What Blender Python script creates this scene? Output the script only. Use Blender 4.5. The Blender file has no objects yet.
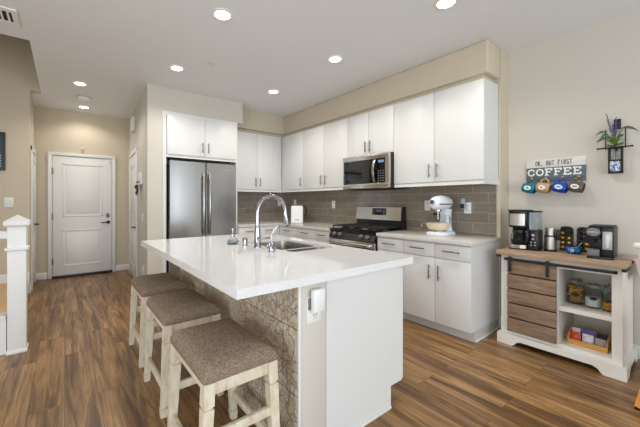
import bpy, bmesh, math, random
from math import sin, cos, pi, radians, sqrt, atan2
from mathutils import Vector, Matrix
random.seed(7)
S = bpy.context.scene
COL = S.collection

# ------------------------------------------------------------------ camera
CX, CY, FPX = 297.54, 201.8, 309.77
cam = bpy.data.cameras.new('camera')
cam.sensor_width = 36.0
cam.lens = FPX / 640 * 36
cam.shift_x = (320 - CX) / 640
cam.shift_y = -(213.5 - CY) / 640
cam.clip_start = 0.05
co = bpy.data.objects.new('camera', cam)
COL.objects.link(co)
co.location = (0, 0, 1.2715)
co.rotation_euler = (pi / 2, 0, -0.6444)
S.camera = co

# ------------------------------------------------------------------ world, added fill lamps, exposure
w = bpy.data.worlds.new('world')
S.world = w
w.use_nodes = True
bg = w.node_tree.nodes['Background']
bg.inputs[0].default_value = (0.86, 0.93, 1.0, 1)
bg.inputs[1].default_value = 1.25


def area(name, loc, target, sx, sy, power, color):
    l = bpy.data.lights.new(name, 'AREA')
    l.shape = 'RECTANGLE'
    l.size, l.size_y, l.energy, l.color = sx, sy, power, color
    o = bpy.data.objects.new(name, l)
    COL.objects.link(o)
    o.location = loc
    o.rotation_euler = (Vector(target) - Vector(loc)).to_track_quat('-Z', 'Y').to_euler()
    return o


area('fill_rear', (0.6, -3.0, 1.3), (1.2, 2.0, 2.9), 4.5, 2.0, 62, (0.85, 0.93, 1.0))  # unseen lamp added for assumed window light, tilted up to brighten the ceiling
area('fill_side', (-3.0, 0.4, 1.3), (1.6, 1.6, 2.7), 3.0, 2.0, 70, (0.85, 0.93, 1.0))  # second added lamp, out of view at the left, aimed up as ceiling fill
CAN_W = 36
vs = S.view_settings
vs.view_transform = 'Standard'
vs.look = 'None'
vs.exposure = 0.3
vs.gamma = 1
vs.use_curve_mapping = False
try:
    S.cycles.max_bounces = 10
    S.cycles.use_denoising = True
except Exception:
    pass


# ------------------------------------------------------------------ materials
def lin(c):
    return tuple(((v / 255) / 12.92 if v / 255 <= .04045 else ((v / 255 + .055) / 1.055) ** 2.4) for v in c) + (1,)


def mat(name, rgb, rough=.5, metal=0, spec=.5, **k):
    m = bpy.data.materials.new(name)
    m.use_nodes = True
    b = m.node_tree.nodes['Principled BSDF']
    b.inputs['Base Color'].default_value = lin(rgb)
    b.inputs['Roughness'].default_value = rough
    b.inputs['Metallic'].default_value = metal
    b.inputs['Specular IOR Level'].default_value = spec
    for kk, v in k.items():
        b.inputs[kk.replace('_', ' ')].default_value = v
    return m


def nd(m, typ, **props):
    n = m.node_tree.nodes.new(typ)
    for k, v in props.items():
        setattr(n, k, v)
    return n


def lk(m, a, b):
    m.node_tree.links.new(a, b)


def bsdf(m):
    return m.node_tree.nodes['Principled BSDF']


def ramp(m, fac, stops):
    r = nd(m, 'ShaderNodeValToRGB')
    els = r.color_ramp.elements
    while len(els) < len(stops):
        els.new(.5)
    for e, (p, c) in zip(els, stops):
        e.position = p
        e.color = lin(c)
    lk(m, fac, r.inputs[0])
    return r.outputs[0]


def coords(m, scale=(1, 1, 1), kind='Object', swz=None):
    t = nd(m, 'ShaderNodeTexCoord')
    out = t.outputs[kind]
    if swz:
        s = nd(m, 'ShaderNodeSeparateXYZ')
        c = nd(m, 'ShaderNodeCombineXYZ')
        lk(m, out, s.inputs[0])
        for i, ax in enumerate(swz):
            if ax in 'XYZ':
                lk(m, s.outputs[ax], c.inputs[i])
        out = c.outputs[0]
    mp = nd(m, 'ShaderNodeMapping')
    mp.inputs['Scale'].default_value = scale
    lk(m, out, mp.inputs[0])
    return mp.outputs[0]


def noise(m, vec, scale, detail=4, rough=.6, dist=0):
    n = nd(m, 'ShaderNodeTexNoise')
    n.inputs['Scale'].default_value = scale
    n.inputs['Detail'].default_value = detail
    n.inputs['Roughness'].default_value = rough
    n.inputs['Distortion'].default_value = dist
    lk(m, vec, n.inputs['Vector'])
    return n.outputs[0]


def bump(m, h, strength=.3, dist=.002):
    b = nd(m, 'ShaderNodeBump')
    b.inputs['Strength'].default_value = strength
    b.inputs['Distance'].default_value = dist
    lk(m, h, b.inputs['Height'])
    lk(m, b.outputs[0], bsdf(m).inputs['Normal'])


def mix(m, a, b, fac, typ='MIX'):
    n = nd(m, 'ShaderNodeMix', data_type='RGBA', blend_type=typ)
    for sock, v in ((n.inputs[0], fac), (n.inputs[6], a), (n.inputs[7], b)):
        if isinstance(v, (int, float)):
            sock.default_value = v
        elif isinstance(v, tuple):
            sock.default_value = v
        else:
            lk(m, v, sock)
    return n.outputs[2]


def paint(name, rgb, rough=.85):
    m = mat(name, rgb, rough, spec=.25)
    v = coords(m)
    n = noise(m, v, 140, 3)
    bump(m, n, .06, .002)
    return m


def wood(name, stops, axis='Y', rough=.55, scale=1.0, stretch=14):
    m = mat(name, (120, 90, 60), rough, spec=.35)
    sc = [stretch, stretch, stretch]
    sc['XYZ'.index(axis)] = 1.1
    v = coords(m, tuple(s * scale for s in sc))
    n = noise(m, v, 2.2, 7, .62, .6)
    lk(m, ramp(m, n, stops), bsdf(m).inputs['Base Color'])
    bump(m, n, .15, .002)
    return m


M = {}
M['wall'] = paint('beige_wall_paint', (207, 195, 174))
M['wall_light'] = paint('pale_wall_paint', (208, 202, 192))
M['ceiling'] = paint('ceiling_paint', (232, 233, 234))
M['trim'] = mat('white_trim_paint', (232, 231, 228), .4)
M['cab'] = mat('white_cabinet_laminate', (224, 224, 222), .38)
M['cabin'] = mat('cabinet_carcass_white', (214, 213, 210), .5)
M['toe'] = mat('grey_toe_kick', (205, 202, 197), .6)
M['quartz'] = mat('white_quartz', (236, 236, 236), .07, spec=.55)
v = coords(M['quartz'])
lk(M['quartz'], ramp(M['quartz'], noise(M['quartz'], v, 260, 2), [(.35, (224, 224, 224)), (.6, (238, 238, 238))]), bsdf(M['quartz']).inputs['Base Color'])
M['quartz2'] = mat('grey_white_quartz', (214, 209, 202), .16, spec=.5)
v = coords(M['quartz2'])
lk(M['quartz2'], ramp(M['quartz2'], noise(M['quartz2'], v, 220, 3), [(.3, (198, 193, 186)), (.65, (220, 216, 210))]), bsdf(M['quartz2']).inputs['Base Color'])


def floor_mat():
    m = mat('wood_plank_floor', (120, 85, 52), .34, spec=.45)
    v = coords(m, swz='YX0')
    b = nd(m, 'ShaderNodeTexBrick')
    b.offset = .37
    b.inputs['Color1'].default_value = (0, 0, 0, 1)
    b.inputs['Color2'].default_value = (1, 1, 1, 1)
    b.inputs['Mortar'].default_value = (.5, .5, .5, 1)
    b.inputs['Scale'].default_value = 1
    b.inputs['Mortar Size'].default_value = .0016
    b.inputs['Mortar Smooth'].default_value = .3
    b.inputs['Brick Width'].default_value = 1.22
    b.inputs['Row Height'].default_value = .18
    lk(m, v, b.inputs['Vector'])
    # per-plank offset for grain
    t = nd(m, 'ShaderNodeTexCoord')
    off = nd(m, 'ShaderNodeVectorMath', operation='MULTIPLY')
    lk(m, b.outputs['Color'], off.inputs[0])
    off.inputs[1].default_value = (7, 11, 5)
    ad = nd(m, 'ShaderNodeVectorMath', operation='ADD')
    lk(m, t.outputs['Object'], ad.inputs[0])
    lk(m, off.outputs[0], ad.inputs[1])
    mp = nd(m, 'ShaderNodeMapping')
    mp.inputs['Scale'].default_value = (8.5, 0.6, 1)
    lk(m, ad.outputs[0], mp.inputs[0])
    n1 = noise(m, mp.outputs[0], 1.7, 7, .66, .8)
    mp2 = nd(m, 'ShaderNodeMapping')
    mp2.inputs['Scale'].default_value = (60, 2.5, 1)
    lk(m, ad.outputs[0], mp2.inputs[0])
    n2 = noise(m, mp2.outputs[0], 1.6, 4, .6, .3)
    c1 = ramp(m, n1, [(.30, (78, 58, 38)), (.43, (127, 96, 62)), (.53, (164, 127, 84)), (.68, (202, 164, 115))])
    c2 = ramp(m, n2, [(.3, (165, 152, 140)), (.6, (255, 250, 245))])
    c = mix(m, c1, c2, .55, 'MULTIPLY')
    tone = ramp(m, b.outputs['Color'], [(0, (196, 186, 178)), (1, (255, 252, 246))])
    c = mix(m, c, tone, .6, 'MULTIPLY')
    c = mix(m, c, lin((84, 60, 40)), b.outputs['Fac'])
    lk(m, c, bsdf(m).inputs['Base Color'])
    bump(m, n2, .12, .001)
    return m


M['floor'] = floor_mat()


def tile_mat(name, swz):
    m = mat(name, (125, 117, 108), .12, spec=.5)
    v = coords(m, swz=swz)
    b = nd(m, 'ShaderNodeTexBrick')
    b.offset = .5
    b.inputs['Color1'].default_value = lin((136, 126, 113))
    b.inputs['Color2'].default_value = lin((150, 140, 127))
    b.inputs['Mortar'].default_value = lin((198, 190, 178))
    b.inputs['Scale'].default_value = 1
    b.inputs['Mortar Size'].default_value = .0016
    b.inputs['Mortar Smooth'].default_value = .1
    b.inputs['Brick Width'].default_value = .305
    b.inputs['Row Height'].default_value = .105
    lk(m, v, b.inputs['Vector'])
    n = noise(m, coords(m, (3, 3, 14)), 3, 3)
    c = mix(m, b.outputs['Color'], ramp(m, n, [(.3, (222, 216, 212)), (.7, (255, 255, 255))]), .6, 'MULTIPLY')
    lk(m, c, bsdf(m).inputs['Base Color'])
    inv = nd(m, 'ShaderNodeMath', operation='SUBTRACT')
    inv.inputs[0].default_value = 1
    lk(m, b.outputs['Fac'], inv.inputs[1])
    bump(m, inv.outputs[0], .5, .002)
    return m


M['tileR'] = tile_mat('taupe_subway_tile_right', 'YZ0')
M['tileB'] = tile_mat('taupe_subway_tile_back', 'XZ0')


def stone_mat():
    m = mat('embossed_stone_tile', (150, 132, 114), .5, spec=.35)
    v = coords(m)
    vo = nd(m, 'ShaderNodeTexVoronoi', feature='DISTANCE_TO_EDGE')
    vo.inputs['Scale'].default_value = 17
    n0 = nd(m, 'ShaderNodeTexNoise')
    n0.inputs['Scale'].default_value = 7
    n0.inputs['Detail'].default_value = 3
    lk(m, v, n0.inputs['Vector'])
    vv = mix(m, v, n0.outputs['Color'], .35)
    lk(m, vv, vo.inputs['Vector'])
    n = noise(m, v, 5, 5, .6, 1.5)
    nf = noise(m, v, 60, 4, .7)
    c = ramp(m, n, [(.3, (204, 184, 160)), (.5, (224, 206, 184)), (.7, (238, 224, 206))])
    c = mix(m, c, ramp(m, nf, [(.3, (180, 172, 165)), (.65, (255, 255, 255))]), .6, 'MULTIPLY')
    edge = ramp(m, vo.outputs[0], [(0, (150, 138, 126)), (.07, (255, 255, 255))])
    c = mix(m, c, edge, .25, 'MULTIPLY')
    b = nd(m, 'ShaderNodeTexBrick')
    b.offset = .5
    b.inputs['Scale'].default_value = 1
    b.inputs['Mortar Size'].default_value = .0022
    b.inputs['Brick Width'].default_value = .41
    b.inputs['Row Height'].default_value = .325
    lk(m, coords(m, swz='YZ0'), b.inputs['Vector'])
    c = mix(m, c, lin((92, 76, 62)), b.outputs['Fac'])
    lk(m, c, bsdf(m).inputs['Base Color'])
    h = nd(m, 'ShaderNodeMath', operation='ADD')
    lk(m, ramp(m, vo.outputs[0], [(0, (0, 0, 0)), (.12, (255, 255, 255))]), h.inputs[0])
    lk(m, nf, h.inputs[1])
    bump(m, h.outputs[0], .8, .012)
    return m


M['stone'] = stone_mat()


def steel(name, rgb=(178, 176, 173), rough=.27, axis='Z'):
    m = mat(name, rgb, rough, 1)
    sc = [120, 120, 120]
    sc['XYZ'.index(axis)] = 1.5
    n = noise(m, coords(m, tuple(sc)), 2, 2)
    mr = nd(m, 'ShaderNodeMapRange')
    mr.inputs['To Min'].default_value = rough - .01
    mr.inputs['To Max'].default_value = rough + .02
    lk(m, n, mr.inputs[0])
    lk(m, mr.outputs[0], bsdf(m).inputs['Roughness'])
    return m


M['steel'] = steel('brushed_stainless', (168, 167, 165), .24)
M['sinksteel'] = steel('sink_stainless', (172, 167, 160), .26, 'X')
M['steels'] = steel('satin_stainless', (205, 203, 198), .42)
M['steelh'] = steel('brushed_stainless_horizontal', (206, 201, 193), .25, 'Y')
M['fridge_side'] = mat('fridge_dark_side', (64, 64, 66), .5)
M['chrome'] = mat('chrome', (168, 169, 172), .08, 1)
M['nickel'] = mat('brushed_nickel', (140, 136, 130), .32, 1)
M['black'] = mat('black_plastic', (22, 22, 24), .35)
M['blackm'] = mat('black_matte_metal', (26, 25, 25), .55)
M['iron'] = mat('cast_iron', (34, 33, 33), .6)
M['blackglass'] = mat('black_glass', (14, 15, 18), .05, spec=.6)
M['dark'] = mat('dark_recess', (30, 29, 28), .7)
M['white'] = mat('white_plastic', (236, 236, 234), .35)
M['grey'] = mat('grey_plastic', (112, 112, 115), .4)
M['lgrey'] = mat('silver_plastic', (178, 180, 186), .3, .3)
M['glass'] = mat('clear_glass', (245, 250, 250), .02, Transmission_Weight=1.0, IOR=1.14)
M['reservoir'] = mat('clear_tank_plastic', (205, 218, 228), .06, Transmission_Weight=.85, IOR=1.2)
M['emit'] = mat('lit_lens', (255, 250, 240), .5, Emission_Strength=9.0)
bsdf(M['emit']).inputs['Emission Color'].default_value = (1, .95, .87, 1)
M['display'] = mat('blue_lit_digits', (90, 120, 170), .5, Emission_Strength=.12)
bsdf(M['display']).inputs['Emission Color'].default_value = (.5, .65, 1, 1)


def cream_mat():
    m = mat('distressed_cream_paint', (222, 210, 186), .5, spec=.4)
    n = noise(m, coords(m, (9, 9, 3)), 4, 5, .7)
    lk(m, ramp(m, n, [(.24, (158, 134, 102)), (.36, (212, 198, 170)), (.6, (230, 220, 200))]), bsdf(m).inputs['Base Color'])
    return m


M['cream'] = cream_mat()


def tweed(name, a, b_):
    m = mat(name, a, .92, spec=.1)
    n = noise(m, coords(m, (130, 30, 130)), 2.2, 3, .7)
    n2 = noise(m, coords(m, (30, 130, 130)), 2.2, 3, .7)
    c = mix(m, ramp(m, n, [(.32, a), (.68, b_)]), ramp(m, n2, [(.32, a), (.68, b_)]), .5)
    lk(m, c, bsdf(m).inputs['Base Color'])
    bump(m, n, .5, .003)
    return m


M['tweed'] = tweed('brown_tweed', (58, 44, 34), (186, 165, 144))
M['barn'] = wood('weathered_barn_wood', [(.25, (106, 84, 66)), (.45, (134, 109, 88)), (.6, (150, 125, 102)), (.78, (168, 144, 120))], 'Y', .7, 2.2, 7)
M['bartop'] = wood('weathered_oak_top', [(.28, (138, 112, 90)), (.5, (176, 148, 122)), (.75, (202, 178, 152))], 'Y', .55)
M['barwhite'] = mat('white_furniture_paint', (232, 228, 220), .5)
M['barback'] = mat('cream_back_board', (212, 204, 190), .6)
M['honey'] = wood('honey_wood', [(.3, (196, 118, 44)), (.7, (226, 150, 66))], 'Z', .4)
M['tan'] = wood('tan_tray_wood', [(.3, (190, 132, 62)), (.7, (222, 168, 96))], 'Y', .5)
M['oak'] = wood('oak_stair_tread', [(.3, (196, 158, 104)), (.7, (224, 190, 138))], 'X', .4)
M['runner'] = tweed('pale_pink_linen', (190, 164, 148), (226, 206, 194))
M['leaf'] = mat('leaf_green', (62, 92, 48), .55)
M['leaf2'] = mat('fresh_leaf_green', (122, 150, 62), .55)
M['purple'] = mat('purple_blossom', (92, 76, 132), .7)
M['stem'] = mat('stem_green', (80, 104, 60), .6)
M['teal'] = mat('teal_glaze', (16, 118, 138), .18)
M['tanmug'] = mat('tan_glaze', (196, 160, 124), .25)
M['blue'] = mat('cobalt_glaze', (22, 72, 178), .18)
M['brownmug'] = mat('brown_grey_glaze', (98, 86, 80), .25)
M['signtop'] = wood('whitewashed_board', [(.3, (206, 202, 194)), (.7, (232, 230, 224))], 'Y', .7)
M['signdark'] = wood('slate_grey_board', [(.3, (84, 94, 100)), (.7, (112, 122, 128))], 'Y', .7)
M['ink'] = mat('dark_ink', (52, 54, 58), .7)
M['inkw'] = mat('white_ink', (238, 238, 234), .6)
M['gold'] = mat('gold_foil', (206, 160, 60), .3, .7)
M['pasta'] = mat('golden_snack', (196, 142, 70), .7)
M['sugar'] = mat('white_sugar', (226, 224, 216), .8)
M['batter'] = mat('cream_bowl_glaze', (224, 208, 180), .3)
M['redpack'] = mat('red_orange_packet', (206, 70, 34), .35)
M['violet'] = mat('blue_violet_packet', (92, 88, 160), .35)
M['greypack'] = mat('grey_foil_packet', (166, 160, 160), .35)
M['whitepack'] = mat('white_packet', (228, 224, 226), .35)
M['mixer'] = mat('mixer_white_enamel', (232, 238, 244), .14)
M['lightgreen'] = mat('pale_sage_fabric', (196, 202, 176), .8)
M['photo'] = mat('picture_dark_print', (40, 58, 52), .3)
M['brass'] = mat('worn_brass', (170, 140, 90), .35, 1)


def bluewhite():
    m = mat('blue_white_glaze', (30, 60, 140), .15)
    n = noise(m, coords(m), 62, 3, .6, 1.5)
    lk(m, ramp(m, n, [(.46, (24, 54, 140)), (.54, (222, 228, 238))]), bsdf(m).inputs['Base Color'])
    return m


def splash(name, base, spot, thr, scale=30):
    m = mat(name, base, .2)
    n = noise(m, coords(m), scale, 3, .6, .8)
    lk(m, ramp(m, n, [(thr, base), (thr + .04, spot)]), bsdf(m).inputs['Base Color'])
    return m


M['bluewhite'] = bluewhite()
M['bluebowl'] = splash('blue_painted_glaze', (20, 84, 150), (80, 150, 200), .56, 40)
M['print'] = splash('printed_packet', (226, 222, 226), (160, 150, 190), .58, 60)
M['shell'] = splash('dark_keys', (34, 34, 34), (120, 120, 116), .6, 60)

# ------------------------------------------------------------------ mesh helpers
WM = {}


class MB:
    def __init__(self):
        self.bm = bmesh.new()

    def box(self, x0, x1, y0, y1, z0, z1, bev=0, seg=2, rot=None, piv=None):
        r = bmesh.ops.create_cube(self.bm, size=1)
        vs_ = r['verts']
        for v in vs_:
            v.co = Vector((x0 + (v.co.x + .5) * (x1 - x0), y0 + (v.co.y + .5) * (y1 - y0), z0 + (v.co.z + .5) * (z1 - z0)))
        if rot is not None:
            p = Vector(piv if piv else ((x0 + x1) / 2, (y0 + y1) / 2, (z0 + z1) / 2))
            for v in vs_:
                v.co = p + rot @ (v.co - p)
        if bev > 0:
            es = {e for v in vs_ for e in v.link_edges}
            bmesh.ops.bevel(self.bm, geom=list(es), offset=bev, segments=seg, affect='EDGES', profile=.5)
        return self

    def rings(self, rings, cap0=True, cap1=True, closed=False):
        R = [[self.bm.verts.new(p) for p in ring] for ring in rings]
        n = len(R[0])
        idx = list(range(len(R) - 1)) + ([len(R) - 1] if closed else [])
        for i in idx:
            a, b = R[i], R[(i + 1) % len(R)]
            for j in range(n):
                k = (j + 1) % n
                try:
                    self.bm.faces.new((a[j], a[k], b[k], b[j]))
                except ValueError:
                    pass
        if not closed:
            if cap0:
                self.bm.faces.new(R[0][::-1])
            if cap1:
                self.bm.faces.new(R[-1])
        return self

    def lathe(self, c, prof, seg=24, axis='Z', cap=True, sx=1, sy=1):
        c = Vector(c)
        rr = []
        for (r, z) in prof:
            ring = []
            for i in range(seg):
                a = 2 * pi * i / seg
                p = (r * cos(a) * sx, r * sin(a) * sy, z)
                if axis == 'X':
                    p = (p[2], p[0], p[1])
                elif axis == '-X':
                    p = (-p[2], -p[0], p[1])
                elif axis == 'Y':
                    p = (p[1], p[2], p[0])
                elif axis == '-Y':
                    p = (-p[1], -p[2], p[0])
                ring.append(c + Vector(p))
            rr.append(ring)
        return self.rings(rr, cap, cap)

    def cyl(self, p0, p1, r0, r1=None, seg=14):
        return self.tube([p0, p1], [r0, r0 if r1 is None else r1], seg)

    def tube(self, pts, r, seg=10, closed=False):
        pts = [Vector(p) for p in pts]
        n = len(pts)
        rs = r if isinstance(r, (list, tuple)) else [r] * n
        rr = []
        prev = None
        for i, p in enumerate(pts):
            if closed:
                t = pts[(i + 1) % n] - pts[i - 1]
            else:
                t = pts[min(i + 1, n - 1)] - pts[max(i - 1, 0)]
            t.normalize()
            if prev is None:
                u = t.orthogonal().normalized()
            else:
                u = (prev - t * prev.dot(t)).normalized()
            prev = u
            v = t.cross(u)
            rr.append([p + (u * cos(2 * pi * k / seg) + v * sin(2 * pi * k / seg)) * rs[i] for k in range(seg)])
        return self.rings(rr, closed=closed)

    def bar(self, p0, p1, wx, wy, wx1=None, wy1=None):
        """straight square bar between two points, wx/wy = section sizes along world X/Y (or nearest)"""
        p0, p1 = Vector(p0), Vector(p1)
        t = (p1 - p0).normalized()
        ref = Vector((1, 0, 0)) if abs(t.x) < .8 else Vector((0, 1, 0))
        v = t.cross(ref).normalized()
        u = v.cross(t).normalized()
        wx1 = wx if wx1 is None else wx1
        wy1 = wy if wy1 is None else wy1
        q = ((-1, -1), (1, -1), (1, 1), (-1, 1))
        return self.rings([[p0 + u * a * wx / 2 + v * b * wy / 2 for a, b in q], [p1 + u * a * wx1 / 2 + v * b * wy1 / 2 for a, b in q]])

    def prism(self, pts, z0, z1):
        return self.rings([[Vector((x, y, z0)) for x, y in pts], [Vector((x, y, z1)) for x, y in pts]])

    def prismX(self, pts, x0, x1):
        return self.rings([[Vector((x0, y, z)) for y, z in pts], [Vector((x1, y, z)) for y, z in pts]])

    def prismY(self, pts, y0, y1):
        return self.rings([[Vector((x, y0, z)) for x, z in pts], [Vector((x, y1, z)) for x, z in pts]])

    def ball(self, c, rx, ry=None, rz=None, seg=16):
        ry = rx if ry is None else ry
        rz = rx if rz is None else rz
        r = bmesh.ops.create_uvsphere(self.bm, u_segments=seg, v_segments=max(6, seg // 2), radius=1)
        for v in r['verts']:
            v.co = Vector((c[0] + v.co.x * rx, c[1] + v.co.y * ry, c[2] + v.co.z * rz))
        return self

    def leaf(self, p, d, up, L, W, curve=.3):
        """a leaf blade with thickness"""
        p, d = Vector(p), Vector(d).normalized()
        side = d.cross(Vector(up)).normalized()
        nrm = side.cross(d).normalized()
        rr = []
        for i in range(7):
            t = i / 6
            wv = W * (sin(pi * min(1, t * .92 + .06)) ** .8) / 2 + .0006
            c = p + d * L * t - Vector((0, 0, 1)) * curve * L * t * t
            rr.append([c + side * wv, c + nrm * .0012, c - side * wv, c - nrm * .0012])
        return self.rings(rr)

    def xform(self, mtx):
        bmesh.ops.transform(self.bm, matrix=mtx, verts=self.bm.verts)
        return self

    def text(self, s, o, u, v, size, depth=.001, align='CENTER', xs=1.0):
        cu = bpy.data.curves.new('txt', 'FONT')
        cu.body = s
        cu.size = size
        cu.align_x = align
        cu.align_y = 'CENTER'
        cu.extrude = depth / 2
        cu.resolution_u = 2
        ob = bpy.data.objects.new('txt', cu)
        COL.objects.link(ob)
        dg = bpy.context.evaluated_depsgraph_get()
        me = bpy.data.meshes.new_from_object(ob.evaluated_get(dg))
        bpy.data.objects.remove(ob)
        bpy.data.curves.remove(cu)
        u, v, o = Vector(u), Vector(v), Vector(o)
        n = u.cross(v)
        vm = [self.bm.verts.new(o + u * p.co.x * xs + v * p.co.y + n * p.co.z) for p in me.vertices]
        for f in me.polygons:
            try:
                self.bm.faces.new([vm[i] for i in f.vertices])
            except ValueError:
                pass
        bpy.data.meshes.remove(me)
        return self


def setp(o, label=None, cat=None, group=None, kind=None):
    if label:
        o['label'] = label
    if cat:
        o['category'] = cat
    if group:
        o['group'] = group
    if kind:
        o['kind'] = kind
    return o


def obj(name, mb, m, parent=None, label=None, origin=None):
    bm = mb.bm
    if parent is not None:
        wmx = WM[parent.name]
        bmesh.ops.transform(bm, matrix=wmx.inverted(), verts=bm.verts)
        mw = wmx
    elif origin is None:
        zs = [v.co for v in bm.verts]
        c = Vector(((min(p.x for p in zs) + max(p.x for p in zs)) / 2, (min(p.y for p in zs) + max(p.y for p in zs)) / 2, min(p.z for p in zs)))
        mw = Matrix.Translation(c)
        bmesh.ops.translate(bm, vec=-c, verts=bm.verts)
    else:
        mw = Matrix.Translation(Vector(origin))
        bmesh.ops.translate(bm, vec=-Vector(origin), verts=bm.verts)
    bmesh.ops.recalc_face_normals(bm, faces=bm.faces)
    me = bpy.data.meshes.new(name)
    bm.to_mesh(me)
    bm.free()
    me.polygons.foreach_set('use_smooth', [True] * len(me.polygons))
    me.set_sharp_from_angle(angle=radians(38))
    o = bpy.data.objects.new(name, me)
    COL.objects.link(o)
    if m:
        me.materials.append(M[m] if isinstance(m, str) else m)
    if parent is not None:
        o.parent = parent
    else:
        o.matrix_world = mw
    WM[o.name] = mw
    if label:
        o['label'] = label
    return o


def thing(name, label, cat, loc, rz=0, group=None, kind=None):
    o = bpy.data.objects.new(name, None)
    o.empty_display_size = .05
    COL.objects.link(o)
    o.location = loc
    o.rotation_euler = (0, 0, rz)
    WM[o.name] = Matrix.Translation(Vector(loc)) @ Matrix.Rotation(rz, 4, 'Z')
    return setp(o, label, cat, group, kind)


def one(name, mb, m, label, cat, group=None):
    return setp(obj(name, mb, m), label, cat, group)


def struct(name, mb, m, label=None, parent=None):
    """a piece of the setting; keeps the world origin so its pattern lies in room coordinates"""
    if parent is None:
        o = obj(name, mb, m, origin=(0, 0, 0))
        return setp(o, label, None, None, 'structure')
    return obj(name, mb, m, parent)


def dup(root, loc, rz=None, label=None):
    def cp(o, par):
        c = o.copy()
        COL.objects.link(c)
        if par is not None:
            c.parent = par
        for ch in [x for x in bpy.data.objects if x.parent == o and x.name != c.name]:
            cp(ch, c)
        return c
    kids = {}
    r = cp(root, None)
    r.location = loc
    if rz is not None:
        r.rotation_euler = (0, 0, rz)
    WM[r.name] = Matrix.Translation(Vector(loc)) @ Matrix.Rotation(rz or 0, 4, 'Z')
    if label:
        r['label'] = label
    return r


B = lambda *a, **k: MB().box(*a, **k)

# ================================================================== ROOM
CEIL = 2.823
KX, CXW, YC = 3.50, 3.72, 1.264          # kitchen wall, coffee wall, wall stub
KB = 5.03                                 # kitchen back wall
EY = 6.557                                # entry wall
struct('floor', B(-3.3, 3.9, -3.2, 6.7, -.06, 0), 'floor', 'brown wood plank floor running through kitchen and hall')
c = MB().box(-.27, 3.9, -3.2, 6.7, CEIL, CEIL + .1).box(-3.3, -.27, -3.2, 3.93, CEIL, CEIL + .1).box(-.52, -.27, 5.80, 6.7, CEIL, CEIL + .1)
struct('ceiling', c, 'ceiling', 'smooth grey white ceiling with opening above the stairs')
struct('wall_kitchen', B(KX, CXW + .12, YC, KB + .12, 0, CEIL), 'wall', 'beige kitchen wall behind the range')
struct('wall_right', B(CXW, CXW + .12, -3.2, YC, 0, CEIL), 'wall_light', 'pale wall behind the coffee bar')
struct('wall_back', B(1.05, KX, KB, KB + .12, 0, CEIL), 'wall', 'beige wall behind the refrigerator and corner cabinets')
h = MB().prism([(.867, 4.4355), (1.05, 4.4355), (1.05, KB + .12), (1.10, KB + .12), (1.10, 6.7), (.974, 6.7)], 0, CEIL)
struct('wall_hall_right', h, 'wall_light', 'beige hall wall left of the refrigerator')
struct('wall_soffit_fridge', B(1.05, 2.25, 4.4355, KB, 2.507, CEIL), 'wall_light', 'pale soffit above the refrigerator cabinet')
struct('wall_soffit_back', B(2.25, 3.2085, 4.7065, KB, 2.507, CEIL), 'wall', 'beige soffit above the corner cabinets')
struct('wall_soffit_right', B(3.2085, KX, YC, KB, 2.507, CEIL, bev=.02, seg=3), 'wall', 'beige soffit above the long upper cabinet run')
struct('wall_entry', B(-.52, 1.10, EY, EY + .12, 0, CEIL), 'wall', 'beige end wall around the entry door')
struct('wall_hall_left', MB().box(-.52, -.39, 5.80, EY, 0, CEIL), 'wall', 'beige left hall wall with a narrow door')
struct('wall_stair', MB().box(-3.3, -.39, 5.68, 5.80, 0, 5.2).box(-.39, -.27, 5.64, 5.80, CEIL, 5.2).box(-.27, -.15, 5.64, 5.80, CEIL + .1, 5.2), 'wall', 'tall beige wall beside the stairs with a light switch')
struct('wall_stairwell_upper', MB().box(-.27, -.15, 3.93, 5.68, CEIL + .1, 5.2).box(-3.3, -.15, 3.81, 3.93, CEIL + .1, 5.2), 'wall', 'upper stairwell walls above the ceiling opening')
struct('ceiling_stairwell', B(-3.3, -.15, 3.81, 5.80, 5.2, 5.3), 'ceiling', 'ceiling high above the stairs')
struct('wall_left', B(-3.42, -3.3, -3.2, 5.80, 0, 5.2), 'wall', 'wall at the far left side of the room')

# tiles
struct('wall_backsplash_right', B(KX - .008, KX, 1.30, KB, .917, 1.462), 'tileR', 'glossy taupe subway tile behind the range')
struct('wall_backsplash_back', B(2.15, KX - .008, KB - .008, KB, .917, 1.462), 'tileB', 'glossy taupe subway tile in the back corner')

# baseboards


def baseboard(name, x0, x1, y0, y1, hgt=.11, label=None):
    return struct(name, B(x0, x1, y0, y1, 0, hgt, bev=.004), 'trim', label)


baseboard('baseboard_right', CXW - .015, CXW, -3.2, YC - .002, label='white baseboard under the coffee wall')
baseboard('baseboard_stub', KX + .002, CXW - .017, YC - .014, YC, label='white baseboard on the wall stub beside the cabinets')
baseboard('baseboard_entry_left', -.39, -.227, EY - .015, EY, label='white baseboard left of the entry door')
baseboard('baseboard_entry_right', .745, .965, EY - .015, EY, label='white baseboard right of the entry door')
baseboard('baseboard_hall_left', -.39, -.375, 5.672, 5.70, .12, label='white baseboard end at the stair wall corner')
baseboard('baseboard_stair', -2.9, -.392, 5.665, 5.68, .30, label='white skirting along the stair wall')


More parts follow.
